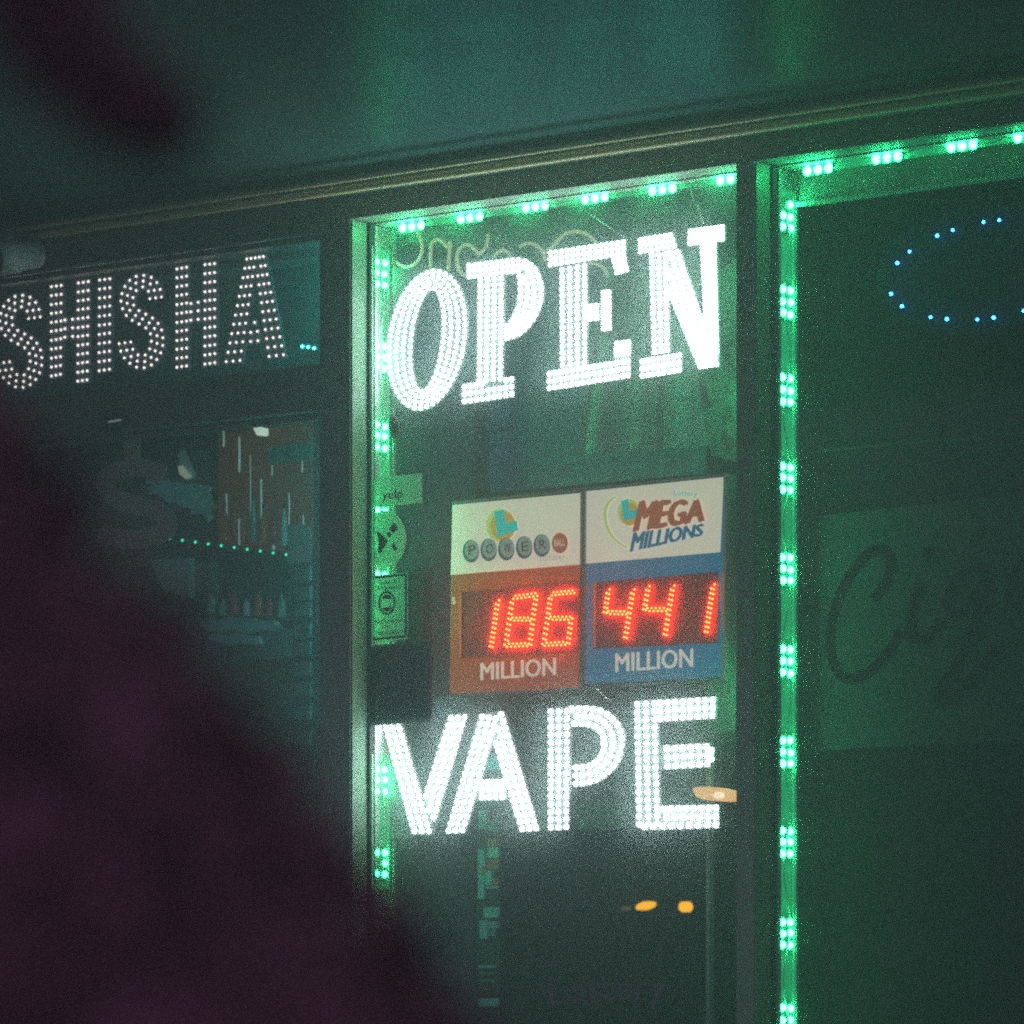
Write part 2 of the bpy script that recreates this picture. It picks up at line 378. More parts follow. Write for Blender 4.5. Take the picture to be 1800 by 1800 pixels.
window("side_window", XL, xa0, 0.35, zt1, M_GLASS_L, 0.012)
m = MB(); m.box(XL, xa0, 0.004, FD+0.02, zt1+0.001, zt0-0.001); m.build("transom_bar", M_WALL, bld)
m = MB(); m.box(XL, xa0, 0.002, FD+0.02, 0.002, 0.349); m.build("window_base", M_WALL, bld)
m = MB(); m.box(XL, xa0, 0.003, 0.007, zl-0.006, zl-0.0005); m.build("window_drip_edge", M_ALU, bld)
p = MB(); y = FD
p.add([(xa1+.010, y, .01), (xb0, y, .01), (xb0, y, zc-.004), (xa1+.010, y, zc-.004)], [(0, 1, 2, 3)]); p.build("middle_window_pane", M_GLASS, bld)
p = MB(); y = FD
p.add([(xb1+.010, y, .01), (XR, y, .01), (XR, y, zr-.004), (xb1+.010, y, zr-.004)], [(0, 1, 2, 3)]); p.build("entrance_pane", M_GLASS_R, bld)

# ------------------------------------------------------------------ LED dot letters
def dots_band(A, B, nl, sp, w, acc, dmin):
    """lanes of dots between polylines A and B"""
    a, b = (A, B) if len(A) == len(B) else (resample(A, 48), resample(B, 48))
    for l in range(nl):
        t = l/(nl-1) if nl > 1 else 0.5
        pl = [lerp(p, q, t) for p, q in zip(a, b)]
        cnt = max(2, int(round(plen(pl)/sp))+1)
        for q in resample(pl, cnt):
            if all((q[0]-c[0])**2+(q[1]-c[1])**2 > dmin*dmin for c in acc): acc.append(q)
def dots_quad(tl, tr, bl, br, nx, ny, acc, dmin):
    for j in range(ny):
        for i in range(nx):
            q = bil(tl, tr, bl, br, i/(nx-1) if nx > 1 else .5, j/(ny-1) if ny > 1 else .5)
            if all((q[0]-c[0])**2+(q[1]-c[1])**2 > dmin*dmin for c in acc): acc.append(q)
def letter(parent, shapes, w, r, h, mled, mplate, dmin, margin, label=None, clip=None, wires=True):
    acc = []; pl = MB(); lay = 0
    for s in shapes:
        if s[0] == 'q':
            _, tl, tr, bl, br, nx, ny = s; dots_quad(tl, tr, bl, br, nx, ny, acc, dmin)
            def ex(p, sx, sy): return (p[0]+sx*margin, p[1]+sy*margin)
            pl.prism([ex(tl, -1, -1), ex(tr, 1, -1), ex(br, 1, 1), ex(bl, -1, 1)], w-lay*0.0005, 0.006)
        else:
            _, A, B, nl, sp = s; dots_band(A, B, nl, sp, w, acc, dmin)
            a, b = (A, B) if len(A) == len(B) else (resample(A, 40), resample(B, 40))
            a2, b2 = [], []
            for p, q in zip(a, b):
                L = math.hypot(p[0]-q[0], p[1]-q[1]) or 1
                ux, uy = (p[0]-q[0])/L*margin, (p[1]-q[1])/L*margin
                a2.append((p[0]+ux, p[1]+uy)); b2.append((q[0]-ux, q[1]-uy))
            pl.band(a2, b2, w-lay*0.0005, 0.006)
        lay += 1
    if clip: acc = [q for q in acc if clip(q)]
    o = pl.build("letter", mplate, parent)
    d = MB()
    for q in acc:
        d.dome(P(q[0], q[1], w+0.0006), (0, -1, 0), r, h)
    d.build("led_dots", mled, o, smooth=True)
    return o

def chainpts(a, b, sag=0.0, n=12): return [(a[0]+(b[0]-a[0])*i/n, a[1]+(b[1]-a[1])*i/n+sag*math.sin(math.pi*i/n)) for i in range(n+1)]
def chain(parent, a, b, w, r=0.0011, name="chain", mt=M_CHAIN, wig=1.6):
    m = MB(); pts = chainpts(a, b, 2, int(plen([a, b])/3.0))
    for i, (p, q) in enumerate(zip(pts, pts[1:])):          # links of the chain turned alternately
        off = 0.0016 if i % 2 else 0
        m.tube([P(p[0]-wig*(i % 2), p[1], w+off), P(q[0]+wig*(i % 2), q[1], w-off)], r, seg=5)
        if i % 2: m.tube([P(p[0]+wig, p[1], w+off), P(q[0], q[1]+wig, w)], r, seg=5)
    return m.build(name, mt, parent)

# OPEN
WO = -0.095
c1 = crop(660, 380, 5.294); c2 = crop(940, 370, 5.143)
osn = thing("open_sign", P(980, 700, WO), "large bright white dotted LED sign reading OPEN hanging behind the middle window", "led sign")
outer = ell(750.5, 597, 66, 120, 60, math.pi/2, math.pi*2.5, 0.09, -0.10); outer.append(outer[0])
inner = ell(750.5, 597, 29, 92, 60, math.pi/2, math.pi*2.5, 0.09, -0.10); inner.append(inner[0])
letter(osn, [('b', outer, inner, 4, 11)], WO, 0.0039, 0.0036, M_LW, M_PLATE, 7, 6)
q = c1((870, 460), (1330, 405), (870, 560), (1330, 505)); P1 = ('q', *q, 10, 3)
q = c1((975, 590), (1168, 580), (965, 1530), (1160, 1510)); P2 = ('q', *q, 4, 18)
q = c1((825, 1590), (1265, 1515), (825, 1725), (1265, 1655)); P3 = ('q', *q, 9, 3)
A = c1((1330, 405), (1385, 415), (1475, 480), (1525, 590), (1543, 700), (1528, 820), (1450, 985), (1345, 1090), (1220, 1135))
B = c1((1310, 505), (1330, 530), (1345, 600), (1347, 660), (1347, 740), (1335, 830), (1300, 920), (1270, 975), (1220, 1020))
letter(osn, [P1, P2, P3, ('b', smooth(A, 1), smooth(B, 1), 4, 11.5)], WO, 0.0039, 0.0036, M_LW, M_PLATE, 7, 6)
E1 = ('q', *c2((140, 385), (800, 285), (140, 490), (800, 385)), 14, 3)
E2 = ('q', *c2((245, 540), (450, 500), (250, 1400), (450, 1370)), 4, 16)
E3 = ('q', *c2((130, 1475), (840, 1360), (130, 1608), (840, 1490)), 15, 3)
E4 = ('q', *c2((712, 450), (800, 440), (745, 560), (828, 530)), 3, 3)
E5 = ('q', *c2((740, 1205), (845, 1190), (735, 1350), (845, 1335)), 3, 4)
E6 = ('q', *c2((495, 870), (555, 860), (495, 980), (555, 970)), 2, 3)
E7 = ('q', *c2((620, 742), (665, 738), (620, 1068), (668, 1062)), 2, 7)
letter(osn, [E1, E2, E3, E4, E5, E6, E7], WO, 0.0039, 0.0036, M_LW, M_PLATE, 6.5, 5)
N1 = ('q', *c2((955, 268), (1225, 222), (955, 370), (1260, 318)), 7, 3)
N2 = ('q', *c2((1055, 405), (1180, 395), (1080, 1280), (1195, 1260)), 3, 16)
N3 = ('q', *c2((970, 1362), (1305, 1308), (970, 1496), (1305, 1443)), 8, 3)
N4 = ('q', *c2((1080, 390), (1285, 375), (1495, 1410), (1640, 1390)), 4, 20)
N5 = ('q', *c2((1515, 330), (1615, 310), (1570, 1400), (1645, 1385)), 3, 20)
N6 = ('q', *c2((1405, 192), (1692, 150), (1405, 295), (1692, 252)), 7, 3)
N7 = ('q', *c2((1495, 900), (1570, 890), (1590, 1330), (1600, 1330)), 2, 8)
letter(osn, [N1, N2, N3, N4, N5, N6], WO, 0.0039, 0.0036, M_LW, M_PLATE, 6.5, 5)
bp = MB(); bp.prism([(690, 470), (1273, 392), (1273, 640), (690, 712)], WO-0.016, 0.003)
M_ACR, t_, b_ = nt("clear_acrylic"); b_.inputs["Base Color"].default_value = (0.8, 0.95, 0.92, 1)
tr_ = t_.nodes.new("ShaderNodeBsdfTransparent"); mx_ = t_.nodes.new("ShaderNodeMixShader"); mx_.inputs[0].default_value = 0.06
t_.links.new(tr_.outputs[0], mx_.inputs[1]); t_.links.new(b_.outputs[0], mx_.inputs[2]); t_.links.new(mx_.outputs[0], t_.nodes["Material Output"].inputs[0])
bp.build("clear_backing", M_ACR, osn)
chain(osn, (925, 352), (872, 425), WO); chain(osn, (998, 348), (1103, 420), WO)
m = MB(); m.tube([P(x, y, WO+.01) for x, y in smooth([(1230, 306), (1216, 322), (1215, 345), (1226, 362), (1236, 392)], 2)], 0.0016)
m.build("power_cable", mat("white_cable", (0.7, 0.75, 0.68), 0.4), osn)

# VAPE
WV = -0.092
c3 = crop(660, 1210, 5.625); c4 = crop(940, 1210, 5.0)
vsn = thing("vape_sign", P(980, 1470, WV), "bright white dotted LED sign reading VAPE below the lottery jackpot board", "led sign")
RV = 0.0046
V1 = ('q', *c3((88, 340), (220, 332), (385, 1412), (530, 1412)), 3, 17)
V2 = ('q', *c3((745, 295), (880, 286), (385, 1412), (530, 1412)), 3, 17)
letter(vsn, [V1, V2], WV, RV, 0.005, M_LW, M_PLATE, 7.5, 6)
A1 = ('q', *c3((1055, 282), (1190, 300), (722, 1408), (862, 1402)), 3, 17)
A2 = ('q', *c3((1105, 265), (1240, 258), (1450, 1390), (1590, 1380)), 3, 17)
A3 = ('q', *c3((985, 930), (1310, 925), (985, 1078), (1320, 1072)), 6, 3)
A4 = ('q', *c3((1120, 440), (1185, 435), (1120, 530), (1185, 525)), 2, 2)
letter(vsn, [A1, A2, A3, A4], WV, RV, 0.005, M_LW, M_PLATE, 8, 6)
P4 = ('q', *c4((140, 205), (283, 200), (140, 1222), (275, 1218)), 3, 16)
A = c4((195, 190), (310, 180), (435, 175), (560, 185), (670, 248), (745, 345), (766, 425), (762, 500), (735, 620), (655, 730), (545, 805), (440, 832), (355, 838))
B = c4((285, 315), (360, 312), (435, 308), (500, 318), (560, 355), (597, 410), (608, 465), (608, 535), (580, 600), (535, 652), (480, 684), (418, 694), (355, 697))
letter(vsn, [P4, ('b', smooth(A, 1), smooth(B, 1), 3, 12.8)], WV, RV, 0.005, M_LW, M_PLATE, 8, 6)
F1 = ('q', *c4((900, 138), (1050, 130), (918, 1195), (1075, 1190)), 3, 16)
F2 = ('q', *c4((900, 138), (1565, 100), (905, 280), (1560, 238)), 11, 3)
F3 = ('q', *c4((1090, 532), (1505, 510), (1097, 690), (1515, 663)), 7, 3)
F3b = ('q', *c4((1545, 545), (1550, 545), (1545, 620), (1550, 620)), 1, 2)
F4 = ('q', *c4((1060, 1060), (1590, 1050), (960, 1218), (1590, 1200)), 9, 3)
letter(vsn, [F1, F2, F3, F3b, F4], WV, RV, 0.005, M_LW, M_PLATE, 8, 6)
bp = MB(); bp.prism([(672, 1262), (1268, 1230), (1268, 1458), (672, 1474)], WV-0.014, 0.003); bp.build("clear_backing", M_ACR, vsn)
chain(vsn, (808, 1224), (782, 1256), WV, 0.0008, wig=2.2); chain(vsn, (1048, 1208), (1074, 1232), WV, 0.0008, wig=2.2)

# SHISHA
WS = -0.12
c5 = crop(0, 430, 6.667); c6 = crop(250, 430, 6.667)
ssn = thing("shisha_sign", P(250, 680, WS), "dim warm white dotted LED sign reading SHISHA in the side window transom", "led sign")
Sc = [(405, 845), (390, 745), (340, 670), (260, 642), (170, 665), (105, 735), (72, 815), (65, 900), (95, 990), (165, 1050), (235, 1085), (310, 1125), (375, 1170), (420, 1265), (425, 1370), (400, 1475), (340, 1560), (265, 1600), (185, 1590), (100, 1520), (55, 1440), (45, 1370)]
def Sshape(dx, dy):
    c = [(x+dx, y+dy) for x, y in c5(*Sc)]; c = smooth(c, 1)
    return [('b', offset(c, 10.3), offset(c, -10.3), 3, 13.5)]
def SL(shapes): letter(ssn, shapes, WS, 0.0027, 0.003, M_LP, M_PLATEB, 6.2, 5)
SL(Sshape(0, 2))
SL([('q', *c5((603, 493), (718, 478), (603, 1540), (708, 1520)), 3, 11), ('q', *c5((918, 450), (1035, 433), (912, 1600), (1020, 1585)), 3, 12), ('q', *c5((760, 885), (850, 875), (760, 1085), (850, 1075)), 2, 3)])
SL([('q', *c5((1168, 415), (1288, 400), (1162, 1478), (1282, 1460)), 3, 11)])
SL(Sshape(213, -33))
SL([('q', *c6((407, 285), (520, 265), (407, 1437), (520, 1422)), 3, 12), ('q', *c6((735, 235), (847, 222), (735, 1400), (850, 1383)), 3, 12), ('q', *c6((570, 690), (655, 675), (570, 885), (655, 875)), 2, 3)])
SL([('q', *c6((1225, 168), (1325, 155), (985, 1372), (1145, 1357)), 3, 12), ('q', *c6((1325, 155), (1420, 140), (1487, 1310), (1655, 1290)), 3, 12),
    ('q', *c6((1270, 1028), (1430, 1005), (1270, 1135), (1440, 1118)), 3, 2), ('q', *c6((1315, 912), (1320, 912), (1315, 912), (1320, 912)), 1, 1)])
m = MB(); m.prism([(-700, 640), (582, 412), (582, 655), (-700, 800)], -0.24, .02)  # board added, its teal stands for light inside the transom
setp(m.build("added_teal_board", mat("teal_light_board", (0.10, 0.42, 0.42), .7, var=.1)), "added board behind the SHISHA letters, teal light in its colour", "board")

# unseen cyan strips added behind the pier to light the side window
M_CS = led("added_cyan_led", (0.08, 0.85, 0.80), 95.0)
root = thing("led_strip", (xa0-0.01, 0.2, 1.6), "added unseen cyan LED strip on the inner side of the pier to light the side window", "led strip")
for py in (450, 560, 790, 860, 940, 1020, 1120, 1240):
    z = Z(560, py, -.2); m = MB(); d = MB(); yy = .12 if py < 700 else .17
    m.box(xa0-0.006, xa0-0.002, yy-.016, yy+.016, z-0.03, z+0.03)
    for j in (-1, 0, 1): d.dome(Vector((xa0-.006, yy, z+j*.02)), (-1, 0, 0), 0.0058, 0.005)
    b = m.build("led_module", M_MOD, root); d.build("led_dots", M_CS, b, smooth=True)
m = MB(); m.box(XL+.5, xa0-.002, .50, .53, .36, zt1+.10)  # board added behind the display so the cyan light catches
setp(m.build("light_catch_board", mat("bay_back", (0.13, 0.13, 0.14), .7, var=.3, scale=6)), "dark board added behind the side window display to catch light", "board")

# blue oval LED sign in the entrance
WB = -0.16
c7 = crop(1480, 340, 5.625)
bsn = thing("oval_led_sign", P(1720, 580, WB), "oval ring of blue LED dots on an unlit board behind the right hand window", "led sign")
bd = c7((548, 688), (668, 575), (942, 418), (1095, 362), (1400, 283), (1555, 263), (485, 993), (593, 1115), (876, 1224), (1037, 1242), (1338, 1246), (1500, 1228), (1795, 1160)) + [(1822, 533), (1850, 500), (1866, 478), (1877, 440), (1868, 420), (1838, 395), (1812, 386)]
m = MB(); m.prism(ell(1718, 473, 178, 112, 40, shy=-.1), WB-0.006, 0.006); m.build("dark_board", mat("oval_board", (0.015, 0.028, 0.05), 0.7, spec=.05), bsn)
for i, (x, y) in enumerate(bd):
    p = P(x, y, WB+.006); r = 0.0032 if i in (0, 2, 6, 7, 9, 11) else 0.0027
    m = MB(); m.dome(p, (0, -1, 0), r, r); m.dome(p, (0, 1, 0), r, r); m.build("blue_led", M_LB, bsn, smooth=True)

# ------------------------------------------------------------------ lottery jackpot boards
WJ = -0.14
cj = crop(770, 800, 3.3333)
def flat(pts, w, mt, name, parent, t=0.001):
    m = MB(); m.prism(pts, w, t); return m.build(name, mt, parent)
TOL = 1
jb = thing("lottery_jackpot_board", P(1030, 1215, WJ), "lottery jackpot board, orange left half and blue right half, showing 186 and 441", "lottery board")
# left half
L = 0.0016
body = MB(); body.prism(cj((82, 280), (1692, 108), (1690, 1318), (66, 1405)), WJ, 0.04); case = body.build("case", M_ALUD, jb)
lp = flat(cj((85, 292), (832, 222), (828, 1365), (68, 1398)), WJ+L, M_ORANGE, "orange_panel", jb)
flat(cj((85, 292), (832, 222), (830, 640), (74, 702)), WJ+2*L, M_WHITEP, "white_top", lp)
rp = flat(cj((868, 212), (1672, 128), (1668, 1300), (860, 1340)), WJ+L, M_BLUE, "blue_panel", jb)
flat(cj((868, 212), (1672, 128), (1652, 568), (862, 636)), WJ+2*L, M_WHITEP, "white_top", rp)
wl_ = flat(cj((125, 803), (826, 742), (820, 1145), (118, 1190)), WJ+2*L, M_DISP, "display_window", lp)
wr_ = flat(cj((905, 748), (1640, 682), (1640, 1100), (905, 1135)), WJ+2*L, M_DISPR, "display_window", rp)
m = MB(); m.prism(cj((1672, 112), (1690, 110), (1682, 1310), (1664, 1312)), WJ+0.012, 0.012); m.build("bright_edge", M_ALU, jb)  # edge in brighter aluminium, its side light put into the colour
m = MB(); m.prism(cj((1662, 690), (1673, 690), (1671, 1010), (1662, 1010)), WJ+0.0135, 0.008); m.build("pink_painted_sheen", M_CORAL, jb)  # pinkish sheen on the metal edge, drawn as a glowing strip
m = MB(); m.prism(cj((80, 272), (1680, 103), (1680, 113), (80, 284)), WJ+0.01, 0.012); m.prism(cj((842, 196), (862, 194), (856, 1352), (838, 1354)), WJ+0.008, 0.01)
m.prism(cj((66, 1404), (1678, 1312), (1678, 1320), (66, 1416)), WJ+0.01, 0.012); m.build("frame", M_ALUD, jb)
m = MB(); m.prism(cj((122, 805), (136, 804), (134, 1184), (122, 1186)), WJ+3*L, .001); m.build("reflection_line", M_CORAL, lp)  # red reflection on the window side, drawn as a glowing strip
m = MB(); m.prism(cj((906, 748), (922, 746), (920, 1125), (908, 1128)), WJ+3*L, .001); m.build("reflection_line", M_CORAL, rp)  # the right window's side reflection, also a painted glowing strip
# logos left
m = MB(); m.prism(cj(*ell(368, 412, 86, 98, 30)), WJ+3*L, .001); m.build("lime_halo", M_YGR, lp)
m = MB(); m.prism(cj(*ell(380, 415, 74, 84, 30)), WJ+3.5*L, .001); m.build("amber_disc", M_ORG, lp)
m = MB(); m.prism(cj((330, 330), (385, 318), (396, 398), (460, 384), (467, 440), (345, 482)), WJ+4*L, .001); m.build("teal_emblem", M_TEAL, lp)
for i, (ch, x, y) in enumerate((("P", 195, 557), ("O", 299, 549), ("W", 402, 545), ("E", 507, 535), ("R", 610, 524))):
    m = MB(); m.prism(cj(*ell(x-3, y+6, 48, 67, 24)), WJ+4.5*L, .001)
    b_o = m.build("lettered_ball", M_NAVY, lp)
    m = MB(); m.prism(cj(*ell(x+3, y-3, 41, 56, 24)), WJ+5*L, .001); m.build("ball_face", M_BALL, b_o)
    m = text_mb(ch, *cj((x-17, y-27), (x+23, y-31), (x-17, y+30), (x+23, y+26)), WJ+5.5*L, bold=.008); m.build("ball_letter", M_TXTD, b_o)
m = MB(); m.prism(cj(*ell(713, 515, 46, 60, 24)), WJ+5*L, .001); b_o = m.build("red_ball", M_RED, lp)
m = text_mb("BALL", *cj((682, 496), (742, 490), (682, 536), (742, 530)), WJ+5.5*L); m.build("ball_letter", M_TXTW, b_o)
m = text_mb("LOTTERY", *cj((600, 598), (748, 586), (600, 622), (748, 610)), WJ+3*L); m.build("small_print", M_GREYP, lp)
m = text_mb("MILLION", *cj((250, 1218), (688, 1187), (250, 1320), (688, 1288)), WJ+2*L, bold=.045); m.build("million_lettering", M_TXTW, lp)
m = text_mb("$", *cj((80, 832), (104, 830), (80, 880), (104, 878)), WJ+2*L); m.build("dollar_mark", M_TXTW, lp)
# logos right
m = MB(); m.prism(cj(*ell(1118, 335, 66, 80, 30)), WJ+3*L, .001); m.build("lime_halo", M_YGR, rp)
m = MB(); m.prism(cj(*ell(1124, 345, 55, 66, 30)), WJ+3.5*L, .001); m.build("amber_disc", M_ORG, rp)
m = MB(); m.prism(cj((1072, 268), (1114, 258), (1120, 326), (1178, 312), (1184, 358), (1090, 388)), WJ+4*L, .001); m.build("teal_emblem", M_TEAL, rp)
sw = smooth([(1035, 245), (985, 290), (975, 370), (1000, 450), (1050, 510), (1110, 545)], 2)
A_ = cj(*[(x-9, y) for x, y in sw]); B_ = cj(*[(x+9, y) for x, y in sw])
m = MB(); m.band(A_, B_, WJ+3*L, .001); m.build("lime_swoosh", M_YGR, rp)
m = text_mb("MEGA", *cj((1178, 268), (1552, 262), (1150, 448), (1552, 388)), WJ+5*L, bold=.12, shear=.12); m.build("mega_lettering", M_RED, rp)
m = text_mb("MILLIONS", *cj((1140, 455), (1552, 403), (1128, 566), (1552, 470)), WJ+5*L, bold=.11, shear=.15); m.build("millions_lettering", M_BLUEP, rp)
m = text_mb("Lottery", *cj((1382, 200), (1520, 216), (1382, 246), (1520, 250)), WJ+4*L); m.build("small_print", M_TEAL, rp)
m = text_mb("MILLION", *cj((1040, 1162), (1492, 1133), (1040, 1272), (1492, 1240)), WJ+2*L, bold=.045); m.build("million_lettering", M_TXTW, rp)
m = text_mb("$", *cj((862, 768), (888, 766), (862, 818), (888, 816)), WJ+2*L); m.build("dollar_mark", M_CORAL, rp)
m = text_mb("ESTIMATED JACKPOT FOR NEXT DRAWING", *cj((1070, 1300), (1460, 1278), (1070, 1308), (1460, 1286)), WJ+2*L); m.build("small_print", M_BALL, rp)
# dotted digits
SEG = {'1': 'bc', '8': 'abcdefg', '6': 'acdefg', '4': 'bcfg'}
def digit(ch, K, w, parent, half):
    TL, TR, ML, MR, BL, BR = K
    segs = {'a': (TL, TR), 'b': (TR, MR), 'c': (MR, BR), 'd': (BL, BR), 'e': (ML, BL), 'f': (TL, ML), 'g': (ML, MR)}
    if ch == '1': segs['b'] = (TR, lerp(TR, BR, .5)); segs['c'] = (lerp(TR, BR, .5), BR)
    acc = []
    for s in SEG[ch]:
        a, b = segs[s]; Ls = math.hypot(b[0]-a[0], b[1]-a[1]); vert = s in 'bcef'
        sp = 9.0 if vert else 7.2; n = max(3, int(round(Ls/sp)))
        for i in range(n+1):
            for sd in (-1, 1):
                u = (i+(0.25 if sd > 0 else -0.25))/n
                if u < -0.03 or u > 1.06: continue
                x, y = lerp(a, b, u)
                if vert: x += sd*half; y -= sd*half*.5
                else: y += sd*half
                if all((x-c[0])**2+(y-c[1])**2 > 12 for c in acc): acc.append((x, y))
    m = MB()
    for x, y in acc:
        p = P(x, y, w+.004); m.dome(p, (0, -1, 0), 0.0023, 0.0022, seg=6); m.dome(p, (0, 1, 0), 0.0023, 0.0022, seg=6)
    o = m.build("digit", M_LR, parent, smooth=True)
d1 = crop(840, 1010, 9.0); d2 = crop(1030, 1000, 6.923)
K = d1((0, 0), (318, 400), (0, 0), (268, 770), (0, 0), (213, 1140)); digit('1', K, WJ+3.5*L, wl_, 2.6)
K = d1((548, 365), (925, 315), (500, 705), (870, 705), (445, 1120), (825, 1105)); digit('8', K, WJ+3.5*L, wl_, 2.6)
K = d1((1155, 310), (1510, 270), (1105, 690), (1475, 690), (1040, 1105), (1430, 1085)); digit('6', K, WJ+3.5*L, wl_, 2.6)
K = d2((275, 245), (575, 245), (235, 530), (528, 535), (0, 0), (482, 835)); digit('4', K, WJ+3.5*L, wr_, 2.6)
K = d2((760, 205), (1060, 200), (712, 495), (1012, 495), (0, 0), (965, 800)); digit('4', K, WJ+3.5*L, wr_, 2.6)
K = d2((0, 0), (1550, 185), (0, 0), (1510, 480), (0, 0), (1465, 765)); digit('1', K, WJ+3.5*L, wr_, 2.6)

# ------------------------------------------------------------------ green LED strips
def strip(name, label, mods, mode, group="green LED strips round the windows", length=None):
    """mode 'jamb': modules on a jamb facing right; 'head': on a head board facing down. mods = world centres"""
    root = thing(name, mods[0], label, "led strip", group)
    for k, c in enumerate(mods):
        c = Vector(c)+Vector((random.uniform(-.004, .004) if mode == "head" else 0, 0, random.uniform(-.002, .002))); body = MB(); d = MB()
        if mode == 'jamb':
            body.box(c.x-0.001, c.x+0.003, c.y-0.019, c.y+0.019, c.z-0.033, c.z+0.033)
            for j in (-1, 0, 1):
                for i in (-1, 1):
                    if random.random() < .035: continue
                    p = Vector((c.x+0.003, c.y+i*0.0125+random.uniform(-.0012, .0012), c.z+j*0.0218+random.uniform(-.0012, .0012)))
                    d.dome(p, (1, 0, 0), 0.0072, 0.006)
        else:
            body.box(c.x-0.031, c.x+0.031, c.y, c.y+0.004, c.z-0.019, c.z+0.019)
            for j in (-1, 0, 1):
                for i in (-1, 1):
                    p = Vector((c.x+j*0.0235, c.y, c.z+i*0.0088))
                    d.dome(p, (0, -1, 0), 0.0086, 0.007)
        b = body.build("led_module", M_MOD, root)
        d.build("led_dots", M_LG, b, smooth=True)
    a, b = Vector(mods[0]), Vector(mods[-1]); n = max(2, int((b-a).length/0.03)); pts = []
    for i in range(n+1):
        p = a.lerp(b, i/n)
        if mode == 'jamb': p += Vector((0.004, 0.012*math.sin(i*.9), 0))
        else: p += Vector((0, -0.004, 0.010*math.sin(i*.9)))
        pts.append(p)
    ch = MB()
    if mode == 'jamb':
        z0_, z1_ = min(a.z, b.z)-.05, max(a.z, b.z)+.05
        ch.box(a.x-.0025, a.x-.0008, a.y-.021, a.y+.021, z0_, z1_)
        for dy in (-.026, .026): ch.box(a.x-.002, a.x+.004, a.y+dy-.0022, a.y+dy+.0022, z0_, z1_)
    else:
        n_ = 12
        for i in range(n_):
            p0, p1 = a.lerp(b, i/n_), a.lerp(b, (i+1)/n_)
            for dz, th in ((0, .012), (.021, .0018)):
                ch.add([p0+Vector((-.0, .006, dz-th)), p1+Vector((0, .006, dz-th)), p1+Vector((0, .006, dz+th)), p0+Vector((0, .006, dz+th))], [(0, 1, 2, 3)])
    ch.build("added_glow_ribbon", M_SPILL, root)  # ribbon added to carry the green spill between modules
    m = MB(); m.tube(pts, 0.0013, seg=5); m.build("wire", mat("strip_wire_"+str(len(bpy.data.materials)), (0.75, 0.8, 0.75), 0.4), root, smooth=True)
    return root
def hit_x(px, py, x):          # point on a plane of constant x (a jamb)
    d = FW + RT*((px-900)/FPX) + UP*((HOR-py)/FPX); t = (x-CAM.x)/d.x; return CAM+d*t
def hit_z(px, py, z):
    d = FW + RT*((px-900)/FPX) + UP*((HOR-py)/FPX); t = (z-CAM.z)/d.z; return CAM+d*t
xj = xa1+0.007; yj = hit_x(667, 600, xj).y
strip("led_strip", "green LED strip down the upper left jamb of the middle window", [(xj, yj, hit_x(667, y, xj).z) for y in (480, 627, 767, 880, 945, 1030, 1095)], 'jamb')  # extra unseen modules added behind the stickers to light them
strip("led_strip", "short green LED strip beside the letter V at the lower left of the middle window", [(xj, yj, hit_x(661, y, xj).z) for y in (1370, 1519)], 'jamb')
xj2 = xb1+0.007; yj2 = hit_x(1380, 900, xj2).y
strip("led_strip", "long green LED strip down the left jamb of the right hand window", [(xj2, yj2, hit_x(1380, y, xj2).z) for y in (381, 533, 687, 843, 1000, 1163, 1323, 1482, 1640, 1792, 1950)], 'jamb')
strip("led_strip", "green LED strip along the top of the middle window above the word OPEN", [P(x, y, -.082) for x, y in ((725, 389), (828, 373), (940, 356), (1048, 340), (1162, 324), (1282, 307))], 'head')
strip("led_strip", "green LED strip along the top of the right hand window", [P(x, y, -.082) for x, y in ((1438, 291), (1560, 269), (1690, 250), (1810, 232), (1940, 212))], 'head')
# unseen strip placed on the right jamb of the middle window to light the poster
root = thing("led_strip", (xb0-0.012, 0.14, 1.0), "unseen green LED strip on the right jamb of the middle window beside the handwritten poster", "led strip", "green LED strips round the windows")
for py in (500, 700, 1230):
    z = Z(1290, py, -.1); body = MB(); d = MB()
    body.box(xb0+0.001, xb0+0.005, 0.096, 0.134, z-0.033, z+0.033)
    for j in (-1, 0, 1):
        for i in (-1, 1): d.dome(Vector((xb0+.001, 0.115+i*.0125, z+j*.0218)), (-1, 0, 0), 0.0072, 0.006)
    b = body.build("led_module", M_MOD, root); d.build("led_dots", M_LG, b, smooth=True)

# small cyan module beside SHISHA
root = thing("led_module", P(542, 612, -.1), "tiny cyan three lamp LED module to the right of SHISHA", "led module")
m = MB(); m.prism([(528, 603), (558, 604), (558, 616), (528, 615)], -.1, .006); m.build("module_body", mat("teal_module", (0.05, 0.3, 0.32), .4), root)
m = MB()
for x, y in ((531.5, 609), (541.5, 610), (552, 612)): m.dome(P(x, y, -.0985), (0, -1, 0), 0.0028, 0.003)
m.build("led_dots", M_LC, root, smooth=True)

